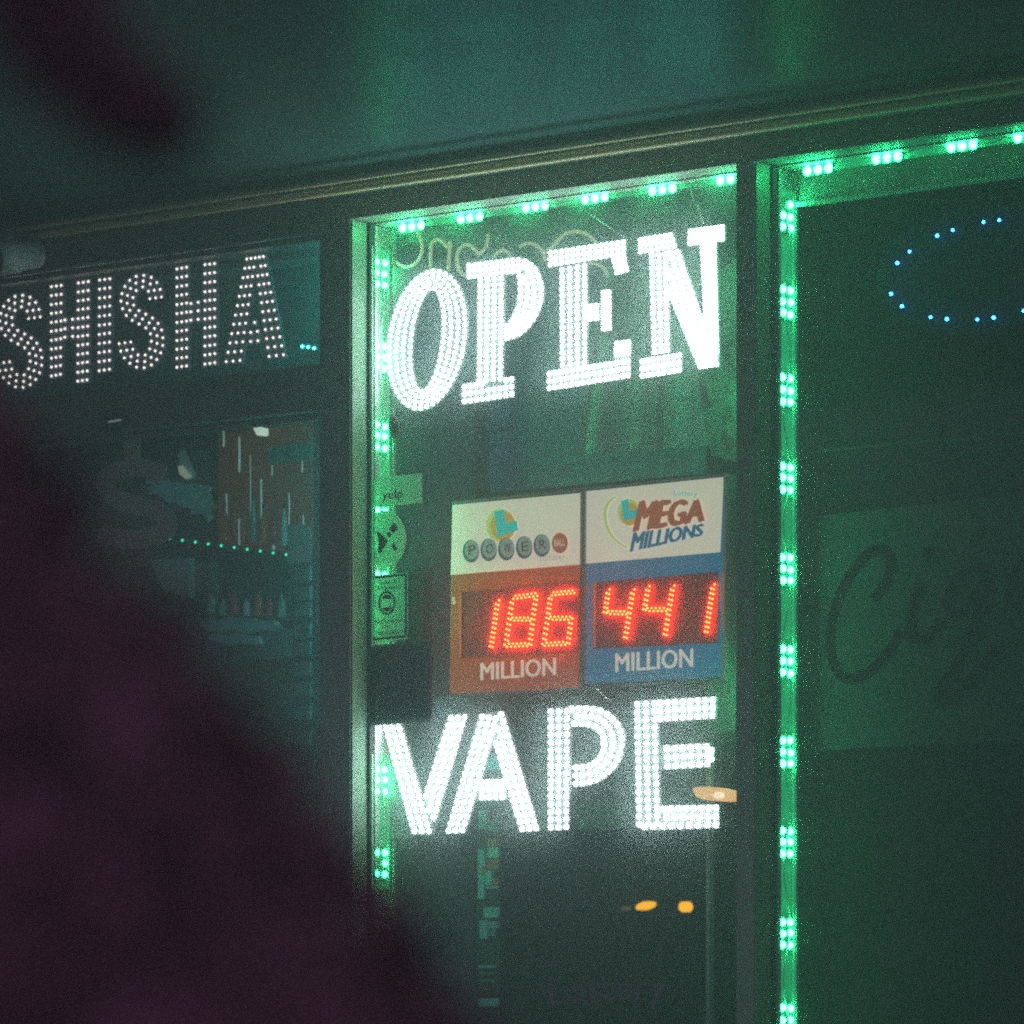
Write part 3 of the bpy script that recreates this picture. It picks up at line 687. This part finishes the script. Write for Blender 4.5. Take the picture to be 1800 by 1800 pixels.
# ------------------------------------------------------------------ things behind the middle window
# script tube sign, taken as unlit, with a faint glow added
WT = -0.135
c8 = crop(640, 360, 8.1818)
nb = thing("script_tube_sign", P(860, 470, WT), "unlit pale glass tube script with added faint glow hanging behind the tops of the letters OP", "tube sign")
tubes = [c8((400, 740), (470, 830), (560, 890), (650, 895), (740, 850), (810, 760), (840, 640), (830, 520), (780, 410), (730, 340)),
         c8((960, 900), (955, 760), (955, 620), (990, 520), (1060, 490), (1140, 530), (1190, 620), (1225, 560), (1250, 520), (1225, 700), (1215, 860), (1215, 980)),
         c8((1480, 1040), (1380, 970), (1335, 850), (1335, 720), (1380, 610), (1480, 560), (1570, 610), (1650, 720), (1740, 640), (1780, 520), (1790, 420)),
         c1((1100, 400), (1130, 335), (1190, 310), (1240, 345), (1260, 400)),
         c1((1340, 285), (1390, 255), (1450, 250), (1520, 285), (1570, 350), (1580, 420)),
         c2((100, 380), (180, 310), (250, 220), (330, 190), (420, 190), (500, 230), (560, 300)),
         c2((380, 500), (430, 470), (560, 480), (640, 530), (650, 600))]
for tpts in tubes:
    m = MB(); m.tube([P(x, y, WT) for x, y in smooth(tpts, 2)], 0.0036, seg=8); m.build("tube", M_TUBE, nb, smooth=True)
# grey blind and curtain
m = MB(); n = 60
x0, x1 = X(660, -.55), X(1240, -.55); z0, z1 = Z(900, 862, -.55), zc-.02
vs = []; fs = []
for j in range(2):
    for i in range(n+1):
        x = x0+(x1-x0)*i/n; vs.append((x, 0.55+0.003*math.sin(i*2.1), z0 if j == 0 else z1))
fs = [(i, i+1, n+2+i, n+1+i) for i in range(n)]
m.add(vs, fs); m.add([(v[0], v[1]+.006, v[2]) for v in vs], fs)
o = m.build("roller_blind", M_BLIND); setp(o, "plain grey blind hanging behind the OPEN sign down to the lottery board", "blind")
m = MB(); vs = []; n = 90; rows = 8
for j in range(rows+1):
    for i in range(n+1):
        u = i/n; v = j/rows; sp = 1-0.28*(1-v)
        px = 1180+(1010+250*u-1180)*sp + 25*u; py = 470+(800-470)*v-20*u
        q = P(px, py, -0.30); q.y += 0.011*math.sin(i*.30+0.9*math.sin(i*.13))*(.5+.5*v)
        vs.append(q)
fs = [(j*(n+1)+i, j*(n+1)+i+1, (j+1)*(n+1)+i+1, (j+1)*(n+1)+i) for j in range(rows) for i in range(n)]
m.add(vs, fs); o = m.build("curtain", mat("sheer_curtain", (0.80, 0.84, 0.86), 0.8, var=.08, scale=4), smooth=True)
setp(o, "gathered pale curtain hanging behind the letters EN", "curtain")

# papers on and behind the pane
WD = -FD-0.004
def decal(name, pts, mt, label, cat, w=WD, group=None, t=0.0008):
    m = MB(); m.prism(pts, w, t); o = m.build(name, mt); return setp(o, label, cat, group)
gp = decal("handwritten_poster", [(1258, 482), (1296, 452), (1296, 812), (1250, 800), (1228, 700), (1232, 560)], M_PAPG, "green lit paper poster with brown marker strokes at the right end of OPEN", "poster", -0.16)
c9 = crop(980, 560, 5.625)
m = MB()
for st, wd in ((c9((1610, 300), (1650, 250), (1730, 225)), 8), (c9((1650, 270), (1680, 380), (1710, 470), (1745, 600)), 9), (c9((1425, 635), (1445, 720), (1470, 810), (1500, 870)), 9),
               (c9((1660, 1020), (1665, 900), (1700, 860), (1725, 900), (1690, 950), (1740, 1010)), 5), (c9((1650, 1100), (1665, 1200), (1690, 1270), (1740, 1240), (1700, 1180)), 5),
               (c9((1665, 670), (1690, 700)), 5), (c9((1715, 720), (1725, 745)), 5), (c9((1700, 610), (1712, 625)), 4)):
    m.stroke(smooth(st, 1), wd, -0.158, 0.0006)
m.build("marker_strokes", M_INKR, gp)
decal("paper_sheet", [(1243, 1196), (1292, 1193), (1292, 1283), (1243, 1290)], M_PAPG, "blank green lit paper sheet at the right end of VAPE", "paper", -0.17)
m = MB(); m.prism([(1241, 1292), (1247, 1292), (1247, 1960), (1241, 1960)], -0.19, 0.02)
setp(m.build("green_lit_post", mat("thin_post", (0.5, 0.6, 0.55), .5)), "thin upright post lit green below the letter E", "post")
m = MB(); m.prism([(1247, 1290), (1310, 1290), (1310, 1960), (1247, 1960)], -0.205, 0.03)
setp(m.build("dark_cabinet_side", M_BOARD), "dark narrow cabinet side between the green lit post and the mullion", "cabinet")
ys = decal("review_sticker", [(650, 840), (742, 832), (742, 884), (650, 893)], M_PAPG, "green lit window sticker reading yelp on the left of the pane", "sticker")
m = text_mb("yelp", (672, 863), (708, 860), (672, 883), (708, 880), WD+.0012, bold=.02); m.build("sticker_print", M_INK, ys)
rs = decal("round_sticker", ell(677, 947, 37, 50, 32), M_PAPG, "round green lit window sticker with a broken dark emblem under the yelp sticker", "sticker", WD-.002)
m = MB()
for pl in (((661, 932), (672, 940), (682, 950), (670, 972), (664, 972), (666, 955)), ((684, 930), (692, 918), (700, 928), (692, 938)), ((679, 938), (684, 934), (688, 942), (683, 945)), ((688, 958), (693, 954), (699, 966), (692, 967))):
    m.prism(pl, WD-.0008, .0005)
m.build("sticker_print", M_INK, rs)
fsn = decal("notice_sheet", [(648, 1012), (717, 1006), (717, 1124), (648, 1130)], M_PAPG, "green lit notice with dark border and an oval face icon under the round sticker", "notice")
m = MB()
for a, b, c, d in (((650, 1014), (715, 1008), (715, 1012), (650, 1018)), ((650, 1122), (715, 1116), (715, 1120), (650, 1126)), ((650, 1018), (653, 1018), (653, 1122), (650, 1122)), ((712, 1012), (715, 1012), (715, 1116), (712, 1116))):
    m.prism((a, b, c, d), WD+.0008, .0005)
for tx, a, b, y0, y1 in (("FACE", 669, 697, 1021, 1028), ("COVERING", 657, 703, 1031, 1038), ("REQUIRED", 659, 703, 1090, 1097), ("TO", 674, 688, 1100, 1107), ("PROCEED", 661, 701, 1110, 1117)):
    text_mb(tx, (a, y0), (b, y0-2), (a, y1), (b, y1-2), WD+.001, bold=.03, mb=m)
O = ell(680, 1060, 15, 21, 29); I = ell(680, 1060, 12, 17.5, 29)
m.band(O+[O[0]], I+[I[0]], WD+.0008, .0005)
m.prism(ell(680, 1060, 11, 15, 16, math.pi*1.15, math.pi*1.85), WD+.0008, .0005); m.prism(ell(680, 1060, 11, 15, 16, math.pi*.15, math.pi*.85), WD+.0008, .0005)
m.build("notice_print", M_INK, fsn)
dp = decal("dark_poster", [(649, 1134), (762, 1126), (762, 1268), (649, 1276)], M_PAPD, "dark poster on the pane below the face covering notice", "poster")
dq = decal("dark_sign_panel", [(722, 1000), (760, 997), (760, 1124), (722, 1126)], M_PAPD, "narrow dark card between the notice and the orange jackpot panel", "card", WD-.01)
lf = decal("pale_petal_decal", [(684, 735), (692, 729), (701, 742), (702, 760), (697, 773), (688, 768), (683, 752)], mat("petal", (0.55, 0.60, 0.45), .6), "small pale petal shaped decal left of the O of OPEN", "decal", WD)
lot = text_mb("Lottery", (965, 1718), (1172, 1708), (965, 1780), (1172, 1770), -FD+.003, bold=.04)
setp(lot.build("window_lettering", mat("faint_lettering", (0.26, 0.12, 0.22), .8, spec=.05)), "faint dark window lettering reading Lottery near the bottom of the pane", "lettering")

# interior behind VAPE and below
m = MB(); m.prism([(640, 1290), (1250, 1262), (1250, 1430), (640, 1440)], -0.9, .03)
setp(m.build("rear_shelf_wall", mat("rear_wall_paint", (0.20, 0.25, 0.23), .7, var=.3, scale=7)), "dim grey green shelf wall seen through the letters VAPE", "shelf wall")
m = MB(); m.prism([(905, 1418), (1120, 1410), (1120, 1455), (905, 1462)], -0.6, .2)
setp(m.build("grey_counter_edge", mat("counter_grey", (0.30, 0.34, 0.34), .6)), "grey counter edge between the letters A and E of VAPE", "counter")
def lamp(name, pts, core, label, w, mt=M_WARM, grp=None):
    ctr = P(sum(p[0] for p in pts)/len(pts), max(p[1] for p in pts), w)
    r = thing(name, ctr, label, "lamp", grp); m = MB(); m.prism(pts, w, 0.03); m.build("lamp_shade", mt, r)
    if core: m = MB(); m.prism(core, w+.002, .002); m.build("reflection_core", M_WARM2, r)
    return r
lamp("cone_lamp", [(735, 1361), (741, 1345), (750, 1334), (757, 1345), (762, 1361)], None, "small warm yellow cone lamp seen inside the letter V", -0.7)
lamp("cone_lamp", [(792, 1364), (806, 1337), (816, 1342), (818, 1365)], None, "small warm yellow lamp between the letters V and A", -0.7)
lamp("teal_lamp", [(852, 1352), (863, 1328), (871, 1334), (876, 1353)], None, "small teal triangular shade seen inside the letter A", -0.7, M_TEAL)
lamp("orange_reflection", smooth([(1217, 1387), (1222, 1383), (1255, 1383), (1290, 1392), (1291, 1408), (1262, 1409), (1225, 1404), (1217, 1387)], 1)[:-1], ell(1263, 1398, 9, 6, 12), "oblong orange reflection drawn as a glowing shape beside the letter E", -0.15)  # reflected orange light built as a glowing plate
for i, (pts, lb) in enumerate(((ell(1131, 1592, 14, 7, 16, shy=-.25), "larger amber light low in the middle window"), (ell(1201, 1594, 8.5, 9.5, 14), "smaller round amber light nearest the green lit post"), (ell(1096, 1597, 4, 4, 10), "faintest tiny amber light left of the two others"))):
    r = thing("amber_light", P(pts[0][0], pts[0][1]+10, -1.5), lb, "light", "amber lights low in the window"); m = MB(); m.prism(pts, -1.5, .02); m.build("lens", M_AMB if i < 2 else mat("dim_amber", (.2, .15, .02), .5, emit=(.5, .4, .05), es=.2), r)
m = MB(); m.prism(ell(1075, 1560, 100, 92, 40), -1.6, .05)
setp(m.build("round_dark_panel", mat("dark_round", (0.03, 0.03, 0.034), .7)), "large dark round panel behind the amber lights", "panel")
# hanging strip of packets
pk = thing("packet_display_strip", P(858, 1745, -.3), "hanging strip of small pale cyan and rust packets below the letter A", "packet strip")
m = MB(); m.prism([(838, 1405), (878, 1405), (878, 1748), (838, 1748)], -0.312, .004); m.build("backing_card", M_PAPD, pk)
for x0, y0, x1, y1, mt in ((841, 1425, 855, 1458, M_CYP), (857, 1440, 875, 1462, M_GRP), (856, 1474, 876, 1488, M_REDP), (840, 1492, 851, 1536, M_CYP), (856, 1490, 876, 1508, M_CYP), (846, 1520, 854, 1536, M_REDP), (857, 1511, 876, 1528, M_REDP), (853, 1530, 864, 1556, M_CYP), (864, 1545, 875, 1556, M_REDP), (840, 1538, 851, 1580, M_CYP), (854, 1558, 875, 1562, M_CYP), (850, 1595, 875, 1614, M_CYP), (843, 1618, 856, 1650, M_CYP), (858, 1620, 874, 1632, M_CYP), (860, 1635, 872, 1646, M_GRP), (841, 1697, 854, 1702, M_CYP), (857, 1697, 869, 1702, M_CYP), (842, 1708, 870, 1713, M_GRP), (842, 1722, 870, 1728, M_GRP), (841, 1755, 874, 1769, M_CYP)):
    m = MB(); m.prism([(x0, y0), (x1, y0-.5), (x1, y1-.5), (x0, y1)], -0.3, .008); m.build("packet", mt, pk)
# shelving uprights and boxes dimly seen low behind the pane
for i, (x0, y0, x1, y1, lb) in enumerate(((690, 1380, 706, 1440, "narrow teal box left of the foot of the letter V"), (765, 1225, 800, 1262, "dim teal box between the jackpot board and the letter V"))):
    m = MB(); m.prism([(x0, y0), (x1, y0), (x1, y1), (x0, y1)], -.35, .05); setp(m.build("small_box", M_CYP), lb, "box")
m = MB()
for yy in (1500, 1600, 1700): m.prism([(670, yy), (835, yy-4), (835, yy+3), (670, yy+7)], -.8, .2)
for xx in (668, 740, 832): m.prism([(xx, 1470), (xx+5, 1470), (xx+5, 1950), (xx, 1950)], -.78, .02)
setp(m.build("wire_shelf_unit", mat("shelf_grey", (0.14, 0.17, 0.15), .6)), "dim grey shelf unit low in the window left of the packet strip", "shelf unit")

# ------------------------------------------------------------------ side window display
dd = MB(); dd.stroke(smooth([(292, 838), (262, 822), (225, 822), (195, 838), (190, 858), (205, 878), (240, 888), (280, 896), (300, 912), (300, 932), (270, 948), (215, 950), (180, 935)], 1), 34, WD-.001, .001)
dd.prism([(223, 773), (252, 770), (252, 812), (223, 816)], WD-.003, .001)
for v_ in dd.v: v_.y -= .010
setp(dd.build("dollar_decal", M_DECAL), "big grey dollar sign decal low in the side window", "decal")
m = MB(); m.prism([(183, 728), (220, 724), (222, 750), (205, 768), (187, 756)], 0.0, .003)
sd = m.build("shield_badge", mat("navy_badge", (0.05, 0.08, 0.16), .5)); sd.location.y -= 0.002; setp(sd, "small navy shield badge on the transom bar", "badge")
m = text_mb("S7", (193, 736), (212, 733), (193, 752), (212, 749), 0.0, mb=None) if False else MB(); m.stroke([(191, 742), (214, 738)], 3, 0.0035, .0008); m.build("badge_line", M_BALL, sd)
r = thing("disc_poster", P(322, 895, -.3), "round poster with a pale centre behind the dollar decal", "poster")
m = MB(); m.prism(ell(322, 832, 54, 66, 36), -.3, .004); m.build("disc", M_DISC, r)
m = MB(); m.prism([(312, 800), (322, 788), (332, 806), (345, 838), (330, 845), (318, 830)], -.297, .001); m.build("pale_print", mat("pale_print", (0.3, 0.5, 0.45), .5, emit=(.3, .6, .55), es=.06), r)  # pale print given a faint added glow
m = MB(); m.prism([(312, 820), (320, 818), (336, 838), (326, 842), (316, 834)], -.29, .002); m.build("lamp_spot", mat("lamp_spot", (0.7, 0.75, 0.6), .5, emit=(.8, .9, .7), es=.28), r)  # small bright lamp spot in front of the disc, not print
m = MB(); vs = []; n = 16
for j in range(n+1):
    for i in range(n+1):
        u, v = i/n, j/n; p = P(262+112*u, 842+14*u+(20+38*u)*v, -.26); p.y += .05*noise.noise(Vector((i*.8, j*.8, 3))); p.z += .012*noise.noise(Vector((i*.7, j*.6, 9))); vs.append(p)
m.add(vs, [(j*(n+1)+i, j*(n+1)+i+1, (j+1)*(n+1)+i+1, (j+1)*(n+1)+i) for j in range(n) for i in range(n)])
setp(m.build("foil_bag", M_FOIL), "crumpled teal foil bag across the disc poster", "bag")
r = thing("tube_rack", P(465, 975, -.28), "rack of upright pale glass tubes against a rust brown board in the side window", "rack")
m = MB(); m.prism([(384, 762), (546, 742), (546, 975), (384, 958)], -.30, .01); m.build("backing_board", M_BROWN, r)
m = MB(); m.prism([(470, 786), (546, 778), (546, 808), (470, 815)], -.29, .008); m.build("teal_label", mat("teal_label", (0.10, 0.28, 0.28), .5), r)
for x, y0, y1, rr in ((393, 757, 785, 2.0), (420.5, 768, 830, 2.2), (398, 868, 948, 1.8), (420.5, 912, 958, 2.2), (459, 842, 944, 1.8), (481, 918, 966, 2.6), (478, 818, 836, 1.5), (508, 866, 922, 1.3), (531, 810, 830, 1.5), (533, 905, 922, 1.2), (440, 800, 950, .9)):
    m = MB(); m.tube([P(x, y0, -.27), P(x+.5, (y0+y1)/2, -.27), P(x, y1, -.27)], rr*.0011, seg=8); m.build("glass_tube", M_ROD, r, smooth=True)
lamp("wedge_lamp", [(443, 748), (455, 751), (456, 762), (451, 765)], None, "tiny pale wedge shaped lamp at the top of the tube rack", -.25, mat("pale_lamp", (.8, .85, .7), .5, emit=(.85, 1, .8), es=.75))
r = thing("shelf_led_string", P(390, 960, -.2), "sloping shelf edge with eleven tiny green lights under the tube rack", "light string")
m = MB(); m.prism([(262, 938), (506, 972), (506, 978), (262, 945)], -.2, .02); m.build("shelf_edge", mat("shelf_edge", (0.12, 0.3, 0.25), .5), r)
m = MB()
for i in range(11): m.dome(P(275+22.8*i, 943.5+3.15*i, -.199), (0, -1, 0), 0.0030, 0.003)
m.build("green_led_dots", led("small_green_led", (0.03, 1.0, 0.45), 1.7), r, smooth=True)
decal("note_card", [(505, 924), (547, 921), (546, 988), (505, 991)], M_NOTE, "pale note card hanging at the right end of the lit shelf", "note", -.19)
for nm, pts, mt, lb, ct, w in (
    ("paper_bag", [(262, 985), (331, 979), (332, 1050), (290, 1040)], M_NOTE, "pale paper under the left part of the lit shelf", "paper", -.3),
    ("grey_box", [(340, 990), (374, 988), (374, 1060), (340, 1060)], M_GRP, "grey box right of the pale paper under the lit shelf", "box", -.32),
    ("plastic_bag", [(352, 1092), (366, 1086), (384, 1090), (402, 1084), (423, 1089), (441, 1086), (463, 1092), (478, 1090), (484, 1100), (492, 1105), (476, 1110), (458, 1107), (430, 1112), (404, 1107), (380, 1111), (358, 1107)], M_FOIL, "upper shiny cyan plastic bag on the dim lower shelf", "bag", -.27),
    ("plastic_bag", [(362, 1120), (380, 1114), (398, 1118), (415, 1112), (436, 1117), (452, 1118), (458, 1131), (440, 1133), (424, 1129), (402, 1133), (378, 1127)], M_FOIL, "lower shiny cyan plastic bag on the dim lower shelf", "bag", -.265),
    ("dark_shelf_box", [(455, 1112), (512, 1106), (512, 1155), (455, 1160)], M_GRP, "dark grey box right of the plastic bags", "box", -.28),
    ("rust_box", [(380, 1165), (512, 1158), (512, 1240), (430, 1250)], mat("rust_box", (0.14, 0.07, 0.05), .6), "dim rust brown box below the plastic bags", "box", -.3)):
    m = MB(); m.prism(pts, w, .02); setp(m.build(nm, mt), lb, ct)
r = thing("packet_column", P(530, 1320, -.2), "dark hanging column of small square packets beside the pier", "packet strip")
m = MB(); m.prism([(514, 992), (547, 990), (547, 1330), (514, 1332)], -.212, .004); m.build("backing_card", M_PAPD, r)
for k, y in enumerate((998, 1032, 1062, 1098, 1130, 1165, 1200, 1242, 1288)):
    m = MB(); m.prism([(517, y), (544, y-2), (544, y+22), (517, y+24)], -.2, .008); m.build("packet", M_GRP, r)

def bottle(x, y, h, wd, w, mt, label, grp):
    """small bottle standing on the photo row y, h px tall"""
    b = P(x, y, w); H = h*0.00118; Rb = wd*0.00118/2; prof = [(0, .92), (.04, 1), (.60, 1), (.72, .62), (.80, .36), (.97, .36), (1, .30)]
    root = thing("bottle", b, label, "bottle", grp); m = MB(); seg = 12; vs = []
    for t, r in prof: vs += [b+Vector((Rb*r*math.cos(a), Rb*r*math.sin(a), H*t)) for a in [i*2*math.pi/seg for i in range(seg)]]
    fs = [(j*seg+i, j*seg+(i+1) % seg, (j+1)*seg+(i+1) % seg, (j+1)*seg+i) for j in range(len(prof)-1) for i in range(seg)]+[tuple(range(seg-1, -1, -1)), tuple(range((len(prof)-1)*seg, len(prof)*seg))]
    m.add(vs, fs); m.build("glass_body", mt, root, smooth=True)
    m = MB(); m.tube([b+Vector((0, 0, H*.93)), b+Vector((0, 0, H*1.06))], Rb*.42, seg=10); m.build("cap", M_BLACK, root)
M_BT = [mat("amber_bottle", (0.40, 0.13, 0.05), .25, emit=(.6, .16, .05), es=.045, var=.3, scale=40), mat("teal_bottle", (0.10, 0.32, 0.30), .25, emit=(.1, .5, .45), es=.045, var=.3, scale=40), mat("red_bottle", (0.35, 0.05, 0.06), .3, emit=(.5, .06, .08), es=.045, var=.3, scale=40), mat("clear_bottle", (0.35, 0.48, 0.46), .2, emit=(.35, .6, .6), es=.035, var=.3, scale=40)]  # bottles carry a faint added glow in place of light on them
BN = ("amber", "teal", "dark red", "clear")
for i, (x, h_) in enumerate(((395, 60), (411, 74), (428, 56), (445, 80), (463, 66), (482, 58), (499, 72))):
    k = (0, 2, 0, 1, 0, 2, 3)[i]
    bottle(x, 946+(x-395)*.135, h_, 13, -.262, M_BT[k], ("first", "second", "third", "fourth", "fifth", "sixth", "seventh")[i]+" bottle from the left on the lit shelf, "+BN[k]+" glass", "bottles on the lit shelf")
m = MB(); m.prism([(345, 1078), (513, 1086), (513, 1091), (345, 1083)], -.30, .10); setp(m.build("lower_shelf", mat("lower_shelf_edge", (0.16, 0.2, 0.19), .5)), "narrow dim shelf carrying the short bottles below the lit shelf", "shelf")
for i, (x, h_) in enumerate(((372, 40), (392, 30), (412, 44), (434, 34), (455, 50), (474, 38), (495, 46))):
    k = (3, 1, 2, 3, 0, 2, 1)[i]
    bottle(x, 1079+(x-345)*.048, h_, 15, -.30, M_BT[k], ("first", "second", "third", "fourth", "fifth", "sixth", "seventh")[i]+" short bottle from the left on the lower shelf, "+BN[k]+" glass", "short bottles on the lower shelf")
m = MB(); m.prism([(340, 1246), (513, 1240), (513, 1245), (340, 1251)], -.33, .10); setp(m.build("bottom_shelf", M_GRP), "lowest dim shelf under the rust brown box", "shelf")

# security camera under the header at the left
r = thing("security_camera", P(10, 420, .12), "white bullet security camera fixed under the header at the left edge", "security camera")
ax = (-FW*.72-RT*.62-UP*.22).normalized(); a = P(17, 452, .14)
m = MB(); m.tube([P(14, 408, .02), P(14, 425, .10), P(10, 440, .13)], .022, seg=16); m.build("bracket", M_CAMW, r, smooth=True)
m = MB(); m.tube([a-ax*.075, a-ax*.07, a-ax*.03, a+ax*.03], .031, seg=28); m.build("housing", M_CAMW, r, smooth=True)
u = ax.orthogonal().normalized(); v = ax.cross(u); m = MB(); n = 28; vs = []
for rr, q in ((.034, a-ax*.02), (.036, a+ax*.05), (.031, a+ax*.05), (.0305, a-ax*.02)):
    vs += [q+(u*math.cos(t)+v*math.sin(t))*rr for t in [i*2*math.pi/n for i in range(n)]]
fs = [(k*n+i, k*n+(i+1) % n, ((k+1) % 4)*n+(i+1) % n, ((k+1) % 4)*n+i) for k in range(4) for i in range(n)]
m.add(vs, fs); m.build("hood", M_CAMW, r, smooth=True)
m = MB(); m.tube([a+ax*.031, a+ax*.034], .029, seg=24); m.build("lens", M_BLACK, r)

# ------------------------------------------------------------------ behind the entrance pane
def bx(name, pts, w, mt, lb, cat, t=.02):
    m = MB(); m.prism(pts, w, t); return setp(m.build(name, mt), lb, cat)
bx("dark_inner_door", [(1397, 338), (2300, 212), (2300, 2000), (1397, 2000)], -.24, M_BOARD, "dark inner door panel behind the blue oval sign", "door", .04)
cg = bx("cigar_banner", [(1425, 908), (2100, 838), (2100, 1285), (1425, 1320)], -.20, M_SHEET, "dark grey banner with script lettering beginning Cig behind the right hand window", "banner", .004)
ce = crop(1300, 700, 1.6364)
m = MB(); wc = -.1985
def script(pts, wd): m.stroke(smooth(ce(*pts), 3), wd, script.w, .0006); script.w += .0007
script.w = wc
script([(385, 580), (425, 530), (440, 460), (405, 425), (350, 460), (290, 555), (258, 660), (262, 755), (300, 812), (360, 800), (420, 745), (462, 670)], 17)
script([(520, 535), (492, 620), (488, 685), (530, 705), (580, 640)], 17)
script([(530, 440), (555, 450)], 17)
script([(705, 500), (660, 480), (605, 540), (590, 620), (640, 625), (690, 545), (712, 480)], 14)
script([(708, 490), (690, 600), (655, 710), (600, 800), (562, 850), (580, 885), (640, 850), (740, 715)], 15)
script([(890, 470), (840, 430), (790, 500), (770, 590), (810, 620), (860, 540), (890, 450), (870, 560), (900, 610), (960, 560)], 15)
script([(985, 440), (965, 540), (950, 620), (985, 500), (1040, 450)], 15)
script([(1140, 420), (1090, 450), (1110, 540), (1070, 610), (1030, 590)], 15)
m.build("script_lettering", M_CIG, cg)
bx("dark_box", [(1480, 1380), (1740, 1362), (1740, 1590), (1480, 1602)], -.205, mat("darkbox", (0.008, 0.008, 0.009), .8, spec=.03), "dark box shape low behind the right hand window", "box", .02)
bx("upper_ledge", [(1440, 790), (2000, 740), (2000, 744), (1440, 794)], -.205, M_SHEET, "thin ledge line above the cigar banner", "ledge", .01)

# ------------------------------------------------------------------ dark foliage close to the camera (out of focus)
def cam_pt(lat, up, depth): return CAM + RT*lat + UP*up + FW*depth
def foliage(mb, pts_fn, n, size):
    for _ in range(n):
        p = pts_fn(); d = Vector((random.gauss(0, 1), random.gauss(0, 1), random.gauss(0, 1))).normalized(); u = d.orthogonal().normalized(); v = d.cross(u)
        s = size*random.uniform(.6, 1.3)
        mb.add([p-u*s, p+v*s*.45, p+u*s, p-v*s*.45], [(0, 1, 2, 3)])
E1_ = RT*.607-UP*.795; EN_ = RT*.795+UP*.607
c0 = cam_pt(-0.110, 0.110, 1.75) - EN_*.315
root_ = c0 + E1_*.35
r = thing("shrub", Vector((root_.x, root_.y, -.13)), "dark out of focus shrub filling the lower left foreground", "shrub")
fo = MB()
def sp():
    d = Vector((random.gauss(0, 1), random.gauss(0, 1), random.gauss(0, 1))).normalized()
    rr = random.uniform(.90, 1.0)*(1+.008*noise.noise(d*3))
    return c0 + E1_*(d.x*.85*rr) + FW*(d.y*.26*rr) + EN_*(d.z*.32*rr)
foliage(fo, sp, 26000, .013); fo.build("foliage", M_LEAF, r)
m = MB()
for k in range(7):
    a = k*.9; m.tube([Vector((root_.x, root_.y, -.13)), root_+Vector((.06*math.cos(a), .06*math.sin(a), -.45)), c0+E1_*(.15-.06*k)+FW*.1*math.sin(a)], .02, seg=6, r1=.006)
m.build("stem", M_BARK, r)
core = MB(); n1, n2 = 24, 14; vs = []
for j in range(n2+1):
    for i in range(n1):
        th = math.pi*j/n2; ph = 2*math.pi*i/n1; d = Vector((math.sin(th)*math.cos(ph), math.sin(th)*math.sin(ph), math.cos(th)))
        k = .93+.008*noise.noise(d*2.5); vs.append(c0+E1_*(d.x*k*.85)+FW*(d.y*.23)+EN_*(d.z*k*.32))
core.add(vs, [(j*n1+i, j*n1+(i+1) % n1, (j+1)*n1+(i+1) % n1, (j+1)*n1+i) for j in range(n2) for i in range(n1)]); core.build("inner_foliage", M_LEAF, r, smooth=True)
tb = cam_pt(-.75, -1.63, 1.55)
r = thing("tree", tb, "dark out of focus branch hanging in from the upper left corner", "tree")
m = MB(); top = cam_pt(-.55, 1.0, 1.55)
m.tube([tb, tb.lerp(top, .5)+Vector((.03, 0, 0)), top], .07, seg=10, r1=.04); m.build("trunk", M_BARK, r, smooth=True)
bz = [top-Vector((0, 0, .2)), Q(-120, -420, 1.55), Q(30, -200, 1.55), Q(130, 0, 1.55), Q(210, 120, 1.55), Q(265, 200, 1.55)]
m = MB(); m.tube(bz, .02, seg=8, r1=.004); m.build("branch", M_BARK, r, smooth=True)
fo = MB()
def bp_():
    t = random.random(); pts = [(60, -60), (95, 60), (160, 130), (225, 190), (290, 215)]
    q = resample(pts, 40)[int(t*39)]; s = 1-.25*t
    a = random.uniform(0, 6.28); rr = math.sqrt(random.random())*98*s
    p = Q(q[0]+rr*math.cos(a), q[1]+rr*math.sin(a)*.75, 1.55); return p+FW*random.uniform(-.03, .03)
foliage(fo, bp_, 1400, .010)
def up_():
    p = Q(random.uniform(-700, 60), random.uniform(-1100, -500), 1.55); return p+FW*random.uniform(-.25, .25)
foliage(fo, up_, 500, .02); fo.build("crown", M_LEAF, r)

# ------------------------------------------------------------------ volume added for the bloom and veil over the signs
hz = MB(); hz.box(-62, 62, -62, 62, -1.3, 6.0)
m = bpy.data.materials.new("bloom_air"); m.use_nodes = True; t = m.node_tree; t.nodes.clear()
vo = t.nodes.new("ShaderNodeVolumePrincipled"); out = t.nodes.new("ShaderNodeOutputMaterial")
vo.inputs["Color"].default_value = (0.72, 0.95, 1.0, 1); vo.inputs["Density"].default_value = HAZE; vo.inputs["Anisotropy"].default_value = 0.7
t.links.new(vo.outputs[0], out.inputs["Volume"])
setp(hz.build("bloom_haze", m), kind="stuff")

for o in list(bpy.data.objects):
    if "_o" in o: del o["_o"]
